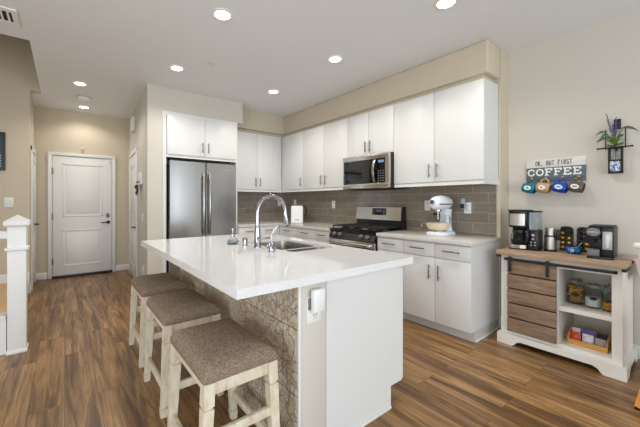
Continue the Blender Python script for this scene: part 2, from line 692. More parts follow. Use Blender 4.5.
def panel_door(mb, x0, x1, z0, z1, y, th=.035, panels=((.0, 1.0),), inset=.10, sgn=-1):
    """slab whose face is at y; raised panels with a moulded groove"""
    mb.box(x0, x1, y, y + th, z0, z1, bev=.003)
    for (pz0, pz1) in panels:
        px0, px1 = x0 + inset, x1 - inset
        # moulding ring
        for k, (d, yy) in enumerate(((0, .007), (.022, .010))):
            pass
        m_ = .022
        mb.box(px0, px1, y - .009, y + .002, pz1 - m_, pz1, bev=.004)
        mb.box(px0, px1, y - .009, y + .002, pz0, pz0 + m_, bev=.004)
        mb.box(px0, px0 + m_, y - .009, y + .002, pz0, pz1, bev=.004)
        mb.box(px1 - m_, px1, y - .009, y + .002, pz0, pz1, bev=.004)
        mb.box(px0 + .05, px1 - .05, y - .007, y + .002, pz0 + .05, pz1 - .05, bev=.006)
    return mb


# entry door ---------------------------------------------------------------
d1 = thing('door_1', 'white two-panel entry door at the end of the hall', None, (.26, EY, 0), kind='structure')
obj('door_panel', panel_door(MB(), -.163, .681, .035, 2.04, EY - .028, .028, ((1.02, 1.92), (.185, .80)), .135), 'trim', d1)
cs = MB()
cs.box(-.225, -.17, EY - .04, EY, 0, 2.10, bev=.005).box(.688, .742, EY - .04, EY, 0, 2.10, bev=.005).box(-.225, .742, EY - .042, EY, 2.048, 2.10, bev=.005)
obj('door_casing', cs, 'trim', d1)
obj('threshold', B(-.168, .686, EY - .075, EY, 0, .034, bev=.005), 'black', d1, 'black threshold')
for z in (.28, 1.03, 1.78):
    obj('hinge', MB().cyl((-.166, EY - .036, z - .055), (-.166, EY - .036, z + .055), .009).box(-.168, -.15, EY - .031, EY - .027, z - .05, z + .05), 'nickel', d1)
obj('keypad_lock', B(.595, .645, EY - .052, EY - .028, .995, 1.065, bev=.006), 'grey', d1, 'dark keypad deadbolt')
lv = MB().cyl((.628, EY - .028, .905), (.628, EY - .04, .905), .03).cyl((.628, EY - .04, .905), (.628, EY - .075, .905), .011).tube([(.628, EY - .072, .905), (.58, EY - .074, .903), (.51, EY - .068, .898)], [.011, .010, .008])
obj('lever_handle', lv, 'blackm', d1, 'dark lever handle')
one('door_sensor', MB().box(.225, .27, EY - .03, EY, 2.135, 2.165, bev=.005).ball((.2475, EY - .025, 2.185), .026, .024, .03, 12), 'batter', 'small cream sensor on the wall above the entry door', 'sensor')
one('door_contact', B(.625, .66, EY - .045, EY - .0285, 1.985, 2.02, bev=.003), 'white', 'tiny white contact sensor at the entry door top right corner', 'sensor')

# left hall door
d3 = thing('door_3', 'narrow white panel door on the left hall wall', None, (-.39, 6.15, 0), kind='structure')


def side_door(root, T, z0, z1, w0, w1, mirror=False):
    m1 = panel_door(MB(), w0, w1, z0, z1, -.012, .012, ((1.02, 1.88), (.2, .82)), .09)
    obj('door_panel', m1.xform(T), 'trim', root)
    k = MB().box(w0 - .075, w0 - .005, -.022, 0, 0, z1 + .075, bev=.004).box(w1 + .005, w1 + .075, -.022, 0, 0, z1 + .075, bev=.004).box(w0 - .075, w1 + .075, -.024, 0, z1 + .008, z1 + .078, bev=.004)
    obj('door_casing', k.xform(T), 'trim', root)


# local x -> along wall, local -y -> out of wall
TL = Matrix.Translation((-.39, 5.80, 0)) @ Matrix.Rotation(pi / 2, 4, 'Z')      # x->+Y , -y -> +X
side_door(d3, TL, .01, 2.00, .09, .62)
lv = MB().cyl((.56, -.012, .92), (.56, -.06, .92), .011).tube([(.56, -.058, .92), (.50, -.06, .92), (.46, -.058, .918)], .009).cyl((.56, -.012, .92), (.56, -.018, .92), .026)
obj('lever_handle', lv.xform(TL), 'blackm', d3)
ang = atan2(.1, 2.1215)
# right hall wall: local x runs towards the camera (-Y), -y points out of the wall (-X)
TR = Matrix.Translation((.867, 4.4355, 0)) @ Matrix.Rotation(-pi / 2 - ang, 4, 'Z')
def hw(s, out, z):   # s = distance from the near corner along the wall
    return TR @ Vector((-s, -out, z))


d2 = thing('door_2', 'narrow white panel door on the right hall wall', None, tuple(hw(1.4, 0, 0)), kind='structure')
side_door(d2, TR, .01, 2.05, -1.86, -1.02)
lv = MB().cyl((-1.10, -.012, .86), (-1.10, -.06, .86), .011).tube([(-1.10, -.058, .86), (-1.16, -.06, .86), (-1.20, -.058, .858)], .009).cyl((-1.10, -.012, .86), (-1.10, -.018, .86), .026)
obj('lever_handle', lv.xform(TR), 'blackm', d2)
struct('baseboard_hall_right', B(-.94, -.002, -.014, 0, 0, .11, bev=.004).xform(TR), 'trim', 'white baseboard on the right hall wall near the refrigerator')

one('door_chime', B(-1.49, -1.27, -.05, 0, 2.45, 2.68, bev=.008).xform(TR), 'white', 'white chime box high on the right hall wall', 'chime box')
ko = thing('key_rack', 'small white key rack with hooks on the right hall wall', 'key rack', tuple(hw(.58, 0, 1.5)))
obj('back_board', B(-.74, -.42, -.02, 0, 1.52, 1.70, bev=.003).box(-.74, -.42, -.05, -.02, 1.52, 1.535).xform(TR), 'white', ko)
for s in (.48, .58, .68):
    obj('hook', MB().tube([(-s, -.02, 1.56), (-s, -.045, 1.55), (-s, -.045, 1.575)], .005).xform(TR), 'blackm', ko)
kb = MB()
for i in range(7):
    s = .50 + random.uniform(0, .2)
    kb.ball((-s, -.045 - random.uniform(0, .03), 1.50 - random.uniform(0, .10)), .02, .016, .028, 8)
kb.tube([(-.58, -.045, 1.552), (-.585, -.05, 1.45), (-.56, -.05, 1.36)], .006)
one('key_bunch', kb.xform(TR), 'shell', 'bunch of dark keys and fobs hanging from the white key rack', 'keys')
sw = thing('light_switch', 'white switch plate on the right hall wall below the key rack', 'light switch', tuple(hw(.40, 0, 1.0)))
obj('plate', B(-.44, -.36, -.006, 0, .99, 1.11, bev=.002).xform(TR), 'white', sw)
obj('rocker', B(-.418, -.382, -.011, -.006, 1.02, 1.08, bev=.002).xform(TR), 'trim', sw)
ol = thing('wall_outlet', 'white outlet low on the right hall wall behind the farthest stool', 'outlet', tuple(hw(.36, 0, .3)))
obj('plate', B(-.40, -.33, -.006, 0, .25, .37, bev=.002).xform(TR), 'white', ol)

# stair wall switch and picture
sw = thing('light_switch', 'white double rocker switch plate on the left wall above the newel post', 'light switch', (-.6, 5.68, 1.2))
obj('plate', B(-.652, -.556, 5.672, 5.68, 1.20, 1.33, bev=.002), 'white', sw)
for x in (-.628, -.58):
    obj('rocker', B(x - .016, x + .016, 5.667, 5.672, 1.23, 1.30, bev=.002), 'trim', sw)
pf = thing('picture_frame', 'black framed picture on the wall at the left edge', 'picture', (-.9, 5.68, 1.69))
obj('frame', MB().box(-1.14, -.636, 5.65, 5.68, 2.17, 2.20).box(-1.14, -.636, 5.65, 5.68, 1.69, 1.72).box(-.666, -.636, 5.65, 5.68, 1.72, 2.17).box(-1.14, -1.11, 5.65, 5.68, 1.72, 2.17), 'black', pf)
obj('picture', B(-1.11, -.666, 5.662, 5.672, 1.72, 2.17), 'photo', pf)
st_ = MB()
for i in range(5):
    st_.box(-1.09, -.68, 5.66, 5.662, 1.74 + i * .035, 1.756 + i * .035)
obj('pale_stripes', st_, 'lgrey', pf)

# stairs
st = thing('staircase', 'white framed oak stairs starting at the left edge', 'stairs', (-1.4, 4.6, 0))
obj('base', MB().box(-3.0, -.46, 3.62, 5.665, 0, .15).box(-3.0, -1.35, 3.62, 5.665, .15, .33).box(-3.0, -1.63, 3.62, 5.665, .33, .51).box(-3.0, -1.91, 3.62, 5.665, .51, .69), 'trim', st)
for i, (x1, z) in enumerate(((-.43, .15), (-1.32, .33), (-1.60, .51), (-1.88, .69))):
    obj('tread', B((-3.0 if i == 3 else (-1.35, -1.63, -1.91)[i]), x1, 3.62, 5.665, z, z + .03, bev=.006), 'oak', st)
obj('curb', MB().prismY([(-3.0, 0), (-.392, 0), (-.392, .29), (-1.2, .32), (-3.0, 1.3)], 3.53, 3.62).box(-1.2, -.392, 3.515, 3.635, .29, .325, bev=.005), 'trim', st)
nw = thing('newel_post', 'white square newel post with pointed cap at the stair foot', 'newel post', (-.32, 3.55, 0))
obj('post', MB().box(-.382, -.262, 3.49, 3.61, 0, 1.075, bev=.004), 'trim', nw)
obj('base_trim', B(-.39, -.254, 3.482, 3.618, 0, .03, bev=.005), 'trim', nw)
obj('collar', B(-.398, -.246, 3.474, 3.626, .862, .89, bev=.008), 'trim', nw)
q = lambda hh, z: [Vector((-.322 + a * hh, 3.55 + b * hh, z)) for a, b in ((-1, -1), (1, -1), (1, 1), (-1, 1))]
obj('cap', MB().rings([q(.066, 1.06), q(.082, 1.078), q(.082, 1.108), q(.004, 1.16)]), 'trim', nw)
one('stair_handrail', MB().bar((-.384, 3.55, .995), (-1.1, 3.55, 1.02), .055, .06).bar((-1.1, 3.55, 1.02), (-2.9, 3.55, 2.1), .055, .06), 'trim', 'white stair handrail running left from the newel post', 'handrail')


# ================================================================== CEILING FIXTURES
def can(x, y, label, power=None):
    t = thing('recessed_light', label, 'ceiling light', (x, y, CEIL), group='round recessed ceiling lights')
    prof = [(.062, .02), (.064, -.004), (.084, -.007), (.088, 0)]
    obj('trim_ring', MB().lathe((x, y, CEIL), [(.060, -.002), (.066, -.009), (.086, -.007), (.089, 0), (.06, 0)], 32, cap=False), 'trim', t)
    obj('lens', MB().lathe((x, y, CEIL), [(.0615, 0), (.0615, -.004), (.03, -.0055), (.002, -.006)], 32), 'emit', t)
    l = bpy.data.lights.new('can_light', 'SPOT')
    l.energy = CAN_W if power is None else power
    l.color = (1, .95, .87)
    l.spot_size = radians(150)
    l.spot_blend = .6
    l.shadow_soft_size = .06
    o = bpy.data.objects.new('can_light', l)
    COL.objects.link(o)
    o.parent = t
    o.location = (0, 0, -.02)
    return t


can(1.044, 2.425, 'lit recessed ceiling light nearest the camera over the left side of the island')
can(1.04, 3.711, 'lit recessed ceiling light in front of the refrigerator soffit')
can(2.347, 3.686, 'lit recessed ceiling light near the back corner cabinets')
can(2.347, 2.446, 'lit recessed ceiling light in front of the microwave cabinets')
can(2.373, 1.234, 'lit recessed ceiling light cut by the top edge of the photo')
can(.16, 4.961, 'lit recessed hall ceiling light on the near side of the smoke detector', 30)
can(.25, 6.15, 'lit recessed hall ceiling light closest to the entry door', 18)
sd = thing('smoke_detector', 'round smoke detector on hall ceiling between two lights', 'smoke detector', (.229, 5.592, CEIL))
obj('body', MB().lathe((.229, 5.592, CEIL), [(.085, 0), (.088, -.02), (.075, -.035), (.02, -.042)], 28), 'white', sd)
obj('base_ring', MB().lathe((.229, 5.592, CEIL), [(.10, 0), (.10, -.008), (.09, -.01)], 28), 'lgrey', sd)
one('sprinkler_cover', MB().lathe((1.307, 3.349, CEIL), [(.04, 0), (.042, -.004), (.03, -.007), (.002, -.008)], 24), 'cabin', 'small round sprinkler cover on ceiling between the recessed lights', 'sprinkler cover')
one('sprinkler_cover', MB().lathe((.26, 6.40, CEIL), [(.04, 0), (.042, -.004), (.03, -.007), (.002, -.008)], 24), 'ceiling', 'small round sprinkler cover on hall ceiling near the entry wall', 'sprinkler cover')
av = thing('ceiling_vent', 'white slotted air vent on the ceiling at the top left corner', 'air vent', (-.47, 3.5, CEIL))
fr = MB()
vx0, vx1, vy0, vy1 = -.72, -.315, 3.37, 3.66
fr.box(vx0, vx1, vy0, vy0 + .05, CEIL - .012, CEIL).box(vx0, vx1, vy1 - .05, vy1, CEIL - .012, CEIL).box(vx1 - .035, vx1, vy0 + .0501, vy1 - .0501, CEIL - .012, CEIL).box(vx0, vx0 + .05, vy0 + .0501, vy1 - .0501, CEIL - .012, CEIL)
obj('frame', fr, 'trim', av)
obj('duct_opening', B(vx0 + .05, vx1 - .035, vy0 + .05, vy1 - .05, CEIL - .002, CEIL), 'dark', av)
for i in range(7):
    x = vx1 - .06 - i * .042
    obj('louver', B(x - .009, x + .009, vy0 + .05, vy1 - .05, CEIL - .011, CEIL - .006, rot=Matrix.Rotation(radians(30), 3, 'Y')), 'trim', av)


# ================================================================== CABINETS
def pull_v(mb_axis, x, y, z0, z1, out):
    """vertical bar pull; out = outward unit vector (dx,dy), standing off the face at x,y"""
    dx, dy = out
    p = lambda z, d: (x + dx * d, y + dy * d, z)
    m_ = MB().cyl(p(z0, .03), p(z1, .03), .007)
    for z in (z0 + .025, z1 - .025):
        m_.cyl(p(z, 0), p(z, .03), .0045)
    return m_


def pull_h(a, b, z, face, out):
    """horizontal pull; a,b ends along the wall"""
    if out[0]:
        p = lambda t, d: (face + out[0] * d, t, z)
    else:
        p = lambda t, d: (t, face + out[1] * d, z)
    m_ = MB().cyl(p(a, .03), p(b, .03), .007)
    for t in (a + .02, b - .02) if b > a else (a - .02, b + .02):
        m_.cyl(p(t, 0), p(t, .03), .0045)
    return m_


G = .0026


def upper_right(name, label, y0, y1, doors, z0, z1, handles, group):
    t = thing(name, label, 'cabinet', ((3.185 + KX) / 2, (y0 + y1) / 2, z0), group=group)
    obj('body', B(3.185, KX - .01, y0 + .0005, y1 - .0005, z0, z1), 'cab', t)
    for (a, b), hy_ in zip(doors, handles):
        dr = obj('door', B(3.165, 3.184, a + G, b - G, z0 + .003, z1 - .003, bev=.0015), 'cab', t)
        hz0 = z0 + .05 if z1 - z0 > .7 else z0 + .045
        obj('handle', pull_v('z', 3.165, hy_, hz0, hz0 + .145, (-1, 0)), 'nickel', dr)
    return t


UG = 'white upper cabinets along the range wall'
UZ0, UZ1 = 1.483, 2.445
upper_right('upper_cabinet', 'white double-door upper cabinet right of the microwave, nearest the coffee bar', 1.281, 2.285, ((1.281, 1.776), (1.776, 2.285)), UZ0, UZ1, (1.735, 1.822), UG)
upper_right('upper_cabinet', 'short white double-door cabinet directly above the microwave', 2.285, 3.044, ((2.285, 2.674), (2.674, 3.044)), 1.872, UZ1, (2.634, 2.712), UG)
upper_right('upper_cabinet', 'white double-door upper cabinet left of the microwave', 3.044, 4.061, ((3.044, 3.546), (3.546, 4.061)), UZ0, UZ1, (3.50, 3.592), UG)
upper_right('upper_cabinet', 'white single-door upper cabinet in the corner of the range wall', 4.061, KB - .01, ((4.061, 4.603),), UZ0, UZ1, (4.105,), UG)
t = thing('upper_cabinet', 'white double-door upper cabinet on the back wall beside the refrigerator', 'cabinet', (2.66, 4.86, UZ0))
obj('body', B(2.16, 3.16, 4.705, KB - .01, UZ0, UZ1), 'cab', t)
for (a, b), hx_ in zip(((2.165, 2.655), (2.655, 3.115)), (2.615, 2.70)):
    dr = obj('door', B(a + G, b - G, 4.686, 4.704, UZ0 + .003, UZ1 - .003, bev=.0015), 'cab', t)
    obj('handle', pull_v('z', hx_, 4.686, 1.533, 1.678, (0, -1)), 'nickel', dr)
# crown fillers and light rails belong to the fixed trim of the room
struct('trim_1', MB().box(3.175, 3.19, 1.281, 2.284, 1.443, UZ0 - .001).box(3.19, KX, 1.281, 1.296, 1.443, UZ0 - .001).box(3.175, 3.19, 3.046, 4.69, 1.443, UZ0 - .001), 'cab', 'white light rail under the range wall cabinets')
struct('trim_2', B(2.16, 3.174, 4.70, 4.715, 1.443, UZ0 - .001), 'cab', 'white light rail under the back wall cabinet')
struct('trim_3', MB().box(3.25, KX, 1.32, KB, UZ1 + .001, 2.5065).box(2.25, 3.25, 4.76, KB, UZ1 + .001, 2.5065), 'wall', 'beige filler strip between cabinets and soffit')

# lower right run
LX = 2.885


def lower(name, label, y0, y1, bays, group, handles, endpanel=False):
    t = thing(name, label, 'cabinet', ((LX + KX) / 2, (y0 + y1) / 2, 0), group=group)
    obj('body', B(LX + .02, KX - .01, y0 + .0005, y1 - .0005, .10, .872), 'cab', t)
    obj('toe_kick', B(LX + .075, KX - .01, y0 + .0005, y1 - .0005, 0, .10), 'toe', t)
    for (a, b), hy_ in zip(bays, handles):
        dw = obj('drawer', B(LX, LX + .019, a + G, b - G, .728, .866, bev=.0015), 'cab', t)
        cc = (a + b) / 2
        obj('handle', pull_h(cc - .08, cc + .08, .805, LX, (-1, 0)), 'nickel', dw)
        dr = obj('door', B(LX, LX + .019, a + G, b - G, .098, .722, bev=.0015), 'cab', t)
        obj('handle', pull_v('z', LX, hy_, .515, .66, (-1, 0)), 'nickel', dr)
    return t


t = lower('lower_cabinet', 'white two-door lower cabinet with two drawers beside the coffee bar', 1.274, 1.966, ((1.274, 1.611), (1.611, 1.966)), 'white lower cabinets along the range wall', (1.565, 1.66))
obj('shoe_moulding', B(2.962, KX - .02, 1.262, 1.2735, 0, .018, bev=.004), 'trim', t)
lower('lower_cabinet', 'narrow white lower cabinet right beside the range', 1.966, 2.305, ((1.966, 2.305),), 'white lower cabinets along the range wall', (2.01,))
lower('lower_cabinet', 'white three-drawer lower cabinet run between range and back corner', 3.10, 4.37, ((3.11, 3.42), (3.42, 3.88), (3.88, 4.33)), 'white lower cabinets along the range wall', (3.37, 3.47, 4.28))
t = thing('lower_cabinet', 'white lower cabinet on the back wall beside the refrigerator', 'cabinet', (2.5, 4.7, 0))
obj('body', B(2.16, LX - .002, 4.42, KB - .01, .10, .872), 'cab', t)
obj('corner_filler', B(2.8755, LX + .0195, 4.3715, 4.4195, .10, .872), 'cab', t)
obj('toe_kick', B(2.16, LX - .002, 4.49, KB - .01, 0, .10), 'toe', t)
for a, b in ((2.165, 2.52), (2.52, 2.872)):
    dw = obj('drawer', B(a + G, b - G, 4.40, 4.419, .728, .866, bev=.0015), 'cab', t)
    obj('handle', pull_h((a + b) / 2 - .07, (a + b) / 2 + .07, .805, 4.40, (0, -1)), 'nickel', dw)
    dr = obj('door', B(a + G, b - G, 4.40, 4.419, .098, .722, bev=.0015), 'cab', t)
    obj('handle', pull_v('z', (b - .04 if a < 2.3 else a + .04), 4.40, .515, .66, (0, -1)), 'nickel', dr)

one('countertop', B(2.864, KX - .009, 1.258, 2.308, .875, .915, bev=.003), 'quartz2', 'grey white quartz countertop right of the range under the stand mixer', 'countertop')
one('countertop', MB().prism([(2.864, 3.098), (KX - .009, 3.098), (KX - .009, KB - .009), (2.155, KB - .009), (2.155, 4.385), (2.864, 4.385)], .875, .915), 'quartz2', 'L-shaped grey white quartz countertop from range to refrigerator', 'countertop')

# fridge cabinet -----------------------------------------------------------
t = thing('refrigerator_cabinet', 'white two-door cabinet and side panels framing the refrigerator', 'cabinet', (1.6, 4.73, 0))
FY = 4.43
obj('body', B(1.10, 2.13, FY + .02, KB - .01, 1.90, 2.505), 'cab', t)
obj('side_panel', B(1.052, 1.10, FY, KB - .01, 0, 2.505), 'cab', t)
obj('side_panel', B(2.13, 2.153, FY, KB - .01, 0, 2.505), 'cab', t)
obj('face_rail', B(1.10, 2.13, FY, FY + .019, 1.885, 1.925), 'cab', t)
obj('face_rail', B(1.10, 2.13, FY, FY + .019, 2.45, 2.505), 'cab', t)
for (a, b), hx_ in zip(((1.106, 1.632), (1.632, 2.126)), (1.59, 1.674)):
    dr = obj('door', B(a + G, b - G, FY - .019, FY - .0005, 1.925, 2.452, bev=.0015), 'cab', t)
    obj('handle', pull_v('z', hx_, FY - .019, 1.975, 2.12, (0, -1)), 'nickel', dr)

fg = thing('refrigerator', 'stainless french-door refrigerator in the white cabinet surround', 'refrigerator', (1.6, 4.7, 0))
RX0, RX1, RY = 1.128, 2.105, 4.375
obj('body', B(RX0, RX1, RY + .075, KB - .03, .03, 1.80), 'fridge_side', fg)
RS = 1.633


def fdoor(x0, x1, z0, z1):
    # slightly bowed front panel
    n = 10
    pts = []
    for i in range(n + 1):
        tt = i / n
        x = x0 + (x1 - x0) * tt
        gx = (x - (RX0 + RX1) / 2) / ((RX1 - RX0) / 2)
        pts.append((x, RY + .010 * gx * gx))
    e = .008
    pts[0] = (x0, pts[0][1] + e)
    pts.insert(1, (x0 + e, pts[1][1]))
    pts[-1] = (x1, pts[-1][1] + e)
    pts.insert(-1, (x1 - e, pts[-2][1]))
    pts += [(x1, RY + .07), (x0, RY + .07)]
    return MB().prism(pts, z0, z1)


for (a, b, hx_) in ((RX0, RS - .004, RS - .045), (RS + .004, RX1, RS + .045)):
    dr = obj('door', fdoor(a, b, .74, 1.835), 'steel', fg)
    hpts = [(hx_, RY - .02, .80), (hx_, RY - .05, .90), (hx_, RY - .062, 1.22), (hx_, RY - .05, 1.60), (hx_, RY - .02, 1.69)]
    hm = MB()
    hm.rings([[Vector((p[0] + u * .014, p[1] + v_ * .009, p[2])) for u, v_ in ((-1, -.6), (-.6, -1), (.6, -1), (1, -.6), (1, .6), (.6, 1), (-.6, 1), (-1, .6))] for p in hpts])
    hm.box(hx_ - .011, hx_ + .011, RY - .03, RY + .004, .80, .83).box(hx_ - .011, hx_ + .011, RY - .03, RY + .004, 1.66, 1.69)
    obj('handle', hm, 'steel', dr)
fz = obj('freezer_drawer', fdoor(RX0, RX1, .09, .73), 'steel', fg)
obj('handle', MB().cyl((RX0 + .1, RY - .05, .66), (RX1 - .1, RY - .05, .66), .013).box(RX0 + .1, RX0 + .13, RY - .05, RY + .01, .65, .67).box(RX1 - .13, RX1 - .1, RY - .05, RY + .01, .65, .67), 'steel', fz)
obj('badge', B(1.93, 1.985, RY - .001, RY + .012, 1.735, 1.75), 'lgrey', fg)
obj('foot_grille', B(RX0 + .02, RX1 - .02, RY + .05, RY + .09, 0, .085), 'dark', fg)
obj('hinge_cover', MB().box(RX0 + .02, RX0 + .10, RY + .02, RY + .10, 1.836, 1.856, bev=.004), 'black', fg)
obj('hinge_cover', MB().box(RX1 - .10, RX1 - .02, RY + .02, RY + .10, 1.836, 1.856, bev=.004), 'black', fg)

# ================================================================== MICROWAVE
mw = thing('microwave', 'stainless over-the-range microwave under the short cabinet', 'microwave', (3.3, 2.66, 1.44))
MX, my0, my1, mz0, mz1 = 3.07, 2.288, 3.041, 1.44, 1.868
obj('body', B(MX + .04, KX - .01, my0, my1, mz0, mz1), 'black', mw)
dd = 2.46          # door / control split
f = MB()
f.box(MX, MX + .039, my0, my1, mz1 - .062, mz1, bev=.002)
f.box(MX, MX + .039, my0, my1, mz0, mz0 + .062, bev=.002)
f.box(MX, MX + .039, my0, my0 + .05, mz0 + .062, mz1 - .062)
f.box(MX, MX + .039, my1 - .018, my1, mz0 + .062, mz1 - .062)
obj('front_frame', f, 'steelh', mw)
obj('door_window', B(MX + .003, MX + .039, dd, my1 - .018, mz0 + .062, mz1 - .062), 'blackglass', mw)
cp = obj('control_panel', B(MX + .003, MX + .039, my0 + .05, dd - .002, mz0 + .062, mz1 - .062), 'blackglass', mw)
bt = MB()
for r in range(5):
    for k in range(3):
        yy = my0 + .072 + k * .034
        zz = mz0 + .085 + r * .03
        bt.box(MX + .001, MX + .0035, yy, yy + .018, zz, zz + .012)
obj('buttons', bt, 'grey', cp)
obj('clock_display', B(MX + .001, MX + .0035, my0 + .07, my0 + .155, mz1 - .115, mz1 - .085), 'display', cp)
hp = []
for i in range(9):
    tt = i / 8
    hp.append((MX - .012 - .042 * sin(pi * tt) ** .6, dd + .022 + .0 * tt, mz0 + .07 + tt * .285))
obj('handle', MB().rings([[Vector((p[0] + v_ * .007, p[1] + u * .016, p[2])) for u, v_ in ((-1, -.4), (-.5, -1), (.5, -1), (1, -.4), (1, .4), (.5, 1), (-.5, 1), (-1, .4))] for p in hp]).box(MX - .014, MX + .004, dd + .01, dd + .034, mz0 + .068, mz0 + .085).box(MX - .014, MX + .004, dd + .01, dd + .034, mz0 + .335, mz0 + .352), 'steel', mw)
obj('vent_grille', B(MX + .02, KX - .05, my0 + .03, my1 - .03, mz0 - .008, mz0), 'dark', mw)

# ================================================================== RANGE
rg = thing('gas_range', 'stainless and black gas range below the microwave', 'range', (3.17, 2.705, 0))
ry0, ry1 = 2.314, 3.092
RFX = 2.86
obj('body', B(RFX + .02, KX - .01, ry0, ry1, .03, .905), 'black', rg)
obj('cooktop', B(RFX + .005, 3.40, ry0, ry1, .905, .922, bev=.004), 'blackglass', rg)
obj('control_panel', MB().prismY([(RFX - .012, .80), (RFX + .035, .905), (RFX + .06, .905), (RFX + .06, .80)], ry0 + .012, ry1 - .002), 'black', rg)
for y in (2.43, 2.53, 2.70, 2.89, 2.99):
    if y == 2.70:
        continue
    kx = RFX + .01
    obj('knob', MB().lathe((kx, y, .852), [(.024, 0), (.024, .012), (.019, .034), (.017, .036)], 20, '-X').box(kx - .044, kx - .034, y - .0045, y + .0045, .835, .869, bev=.002), 'grey', rg, 'grey-edged knob')
od = obj('oven_door', B(RFX - .012, RFX + .019, ry0 + .004, ry1 - .004, .20, .79, bev=.005), 'steelh', rg)
obj('oven_window', B(RFX - .014, RFX - .011, ry0 + .12, ry1 - .12, .32, .66), 'blackglass', od)
obj('door_top_strip', B(RFX - .0145, RFX - .011, ry0 + .006, ry1 - .006, .69, .722), 'black', od)
obj('handle', MB().cyl((RFX - .05, ry0 + .06, .755), (RFX - .05, ry1 - .06, .755), .014).box(RFX - .05, RFX - .01, ry0 + .06, ry0 + .09, .745, .765).box(RFX - .05, RFX - .01, ry1 - .09, ry1 - .06, .745, .765), 'steelh', od)
obj('storage_drawer', B(RFX - .01, RFX + .019, ry0 + .004, ry1 - .004, .05, .19, bev=.004), 'steelh', rg)
bg_ = obj('backguard', MB().prismY([(3.395, .922), (3.395, 1.03), (KX - .012, 1.03), (KX - .012, .922)], ry0 + .01, ry1 - .01), 'black', rg)
obj('control_fascia', MB().prismY([(3.375, 1.03), (3.395, 1.20), (3.42, 1.205), (3.46, 1.205), (3.46, 1.03)], ry0 + .016, ry1 - .01), 'steelh', rg)
obj('fascia_end_cap', MB().prismY([(3.37, 1.02), (3.39, 1.205), (3.46, 1.21), (3.46, 1.02)], ry0 + .006, ry0 + .016), 'black', rg)
dp = obj('clock_panel', MB().prismY([(3.379, 1.095), (3.3905, 1.185), (3.40, 1.185), (3.40, 1.095)], 2.565, 2.79), 'blackglass', rg)
obj('clock_digits', MB().text('12:04', (3.384, 2.685, 1.15), (0, -1, 0), (.12, 0, .99), .045, .002), 'display', dp)
bt = MB()
for k in range(4):
    for yy in (2.582, 2.748):
        z = 1.105 + k * .018
        x = 3.379 + (z - 1.095) * .128
        bt.box(x - .002, x + .001, yy, yy + .025, z, z + .007)
obj('panel_buttons', bt, 'grey', dp)
for gi, (ga, gb) in enumerate(((2.335, 2.585), (2.59, 2.815), (2.82, 3.07))):
    g = MB()
    xs0, xs1 = 2.90, 3.375
    zt = .962
    for yy in (ga, gb - .014):
        g.box(xs0, xs1, yy, yy + .014, zt - .014, zt, bev=.003)
    for xx in (xs0, (xs0 + xs1) / 2 - .007, xs1 - .014):
        g.box(xx, xx + .014, ga, gb, zt - .014, zt, bev=.003)
    for xx in (xs0 + .12, xs1 - .12):
        g.box(xx - .006, xx + .006, ga + .01, gb - .01, zt - .012, zt + .004, bev=.003)
        g.box(xx - .09, xx + .09, (ga + gb) / 2 - .006, (ga + gb) / 2 + .006, zt - .012, zt + .004, bev=.003)
    for xx in (xs0, xs1 - .014):
        for yy in (ga, gb - .014):
            g.box(xx, xx + .014, yy, yy + .014, .923, zt - .01)
    obj('grate', g, 'iron', rg)
for bx, by in ((3.02, 2.46), (3.255, 2.46), (3.14, 2.70), (3.02, 2.945), (3.255, 2.945)):
    obj('burner', MB().lathe((bx, by, .922), [(.05, .0005), (.048, .012), (.036, .014), (.036, .022), (.03, .025), (.004, .026)], 20), 'iron' if (bx, by) != (3.14, 2.70) else 'lgrey', rg)

# ================================================================== ISLAND
IX0, IX1, IY0, IY1 = .5584, 1.8014, 1.1528, 3.128


def rrect(x0, x1, y0, y1, r, n=6):
    pts = []
    for cx_, cy_, a0 in ((x1 - r, y1 - r, 0), (x0 + r, y1 - r, pi / 2), (x0 + r, y0 + r, pi), (x1 - r, y0 + r, 1.5 * pi)):
        for i in range(n + 1):
            a = a0 + pi / 2 * i / n
            pts.append((cx_ + r * cos(a), cy_ + r * sin(a)))
    return pts


def slab_with_hole(x0, x1, y0, y1, z0, z1, hole):
    mb = MB()
    hx, hy = sum(p[0] for p in hole) / len(hole), sum(p[1] for p in hole) / len(hole)
    inner = list(hole)
    outer = []
    n = len(inner) // 4
    for k, (qx, qy) in enumerate(((x1, y1), (x0, y1), (x0, y0), (x1, y0))):
        for i in range(n):
            outer.append((qx, qy))
    V = lambda p, z: mb.bm.verts.new((p[0], p[1], z))
    cor = [(x1, y1), (x0, y1), (x0, y0), (x1, y0)]
    for z, flip in ((z1, False), (z0, True)):
        cv = [V(p, z) for p in cor]
        iv = [V(p, z) for p in inner]
        N = len(iv)
        for k in range(4):
            for i in range(n - 1):
                a, b = iv[k * n + i], iv[k * n + i + 1]
                mb.bm.faces.new((cv[k], b, a))
            a, b = iv[k * n + n - 1], iv[((k + 1) * n) % N]
            mb.bm.faces.new((cv[k], cv[(k + 1) % 4], b, a))
        if z == z1:
            T, TI = cv, iv
        else:
            Bt, BI = cv, iv
    for k in range(4):
        mb.bm.faces.new((T[k], T[(k + 1) % 4], Bt[(k + 1) % 4], Bt[k]))
    N = len(TI)
    for i in range(N):
        mb.bm.faces.new((TI[i], TI[(i + 1) % N], BI[(i + 1) % N], BI[i]))
    return mb


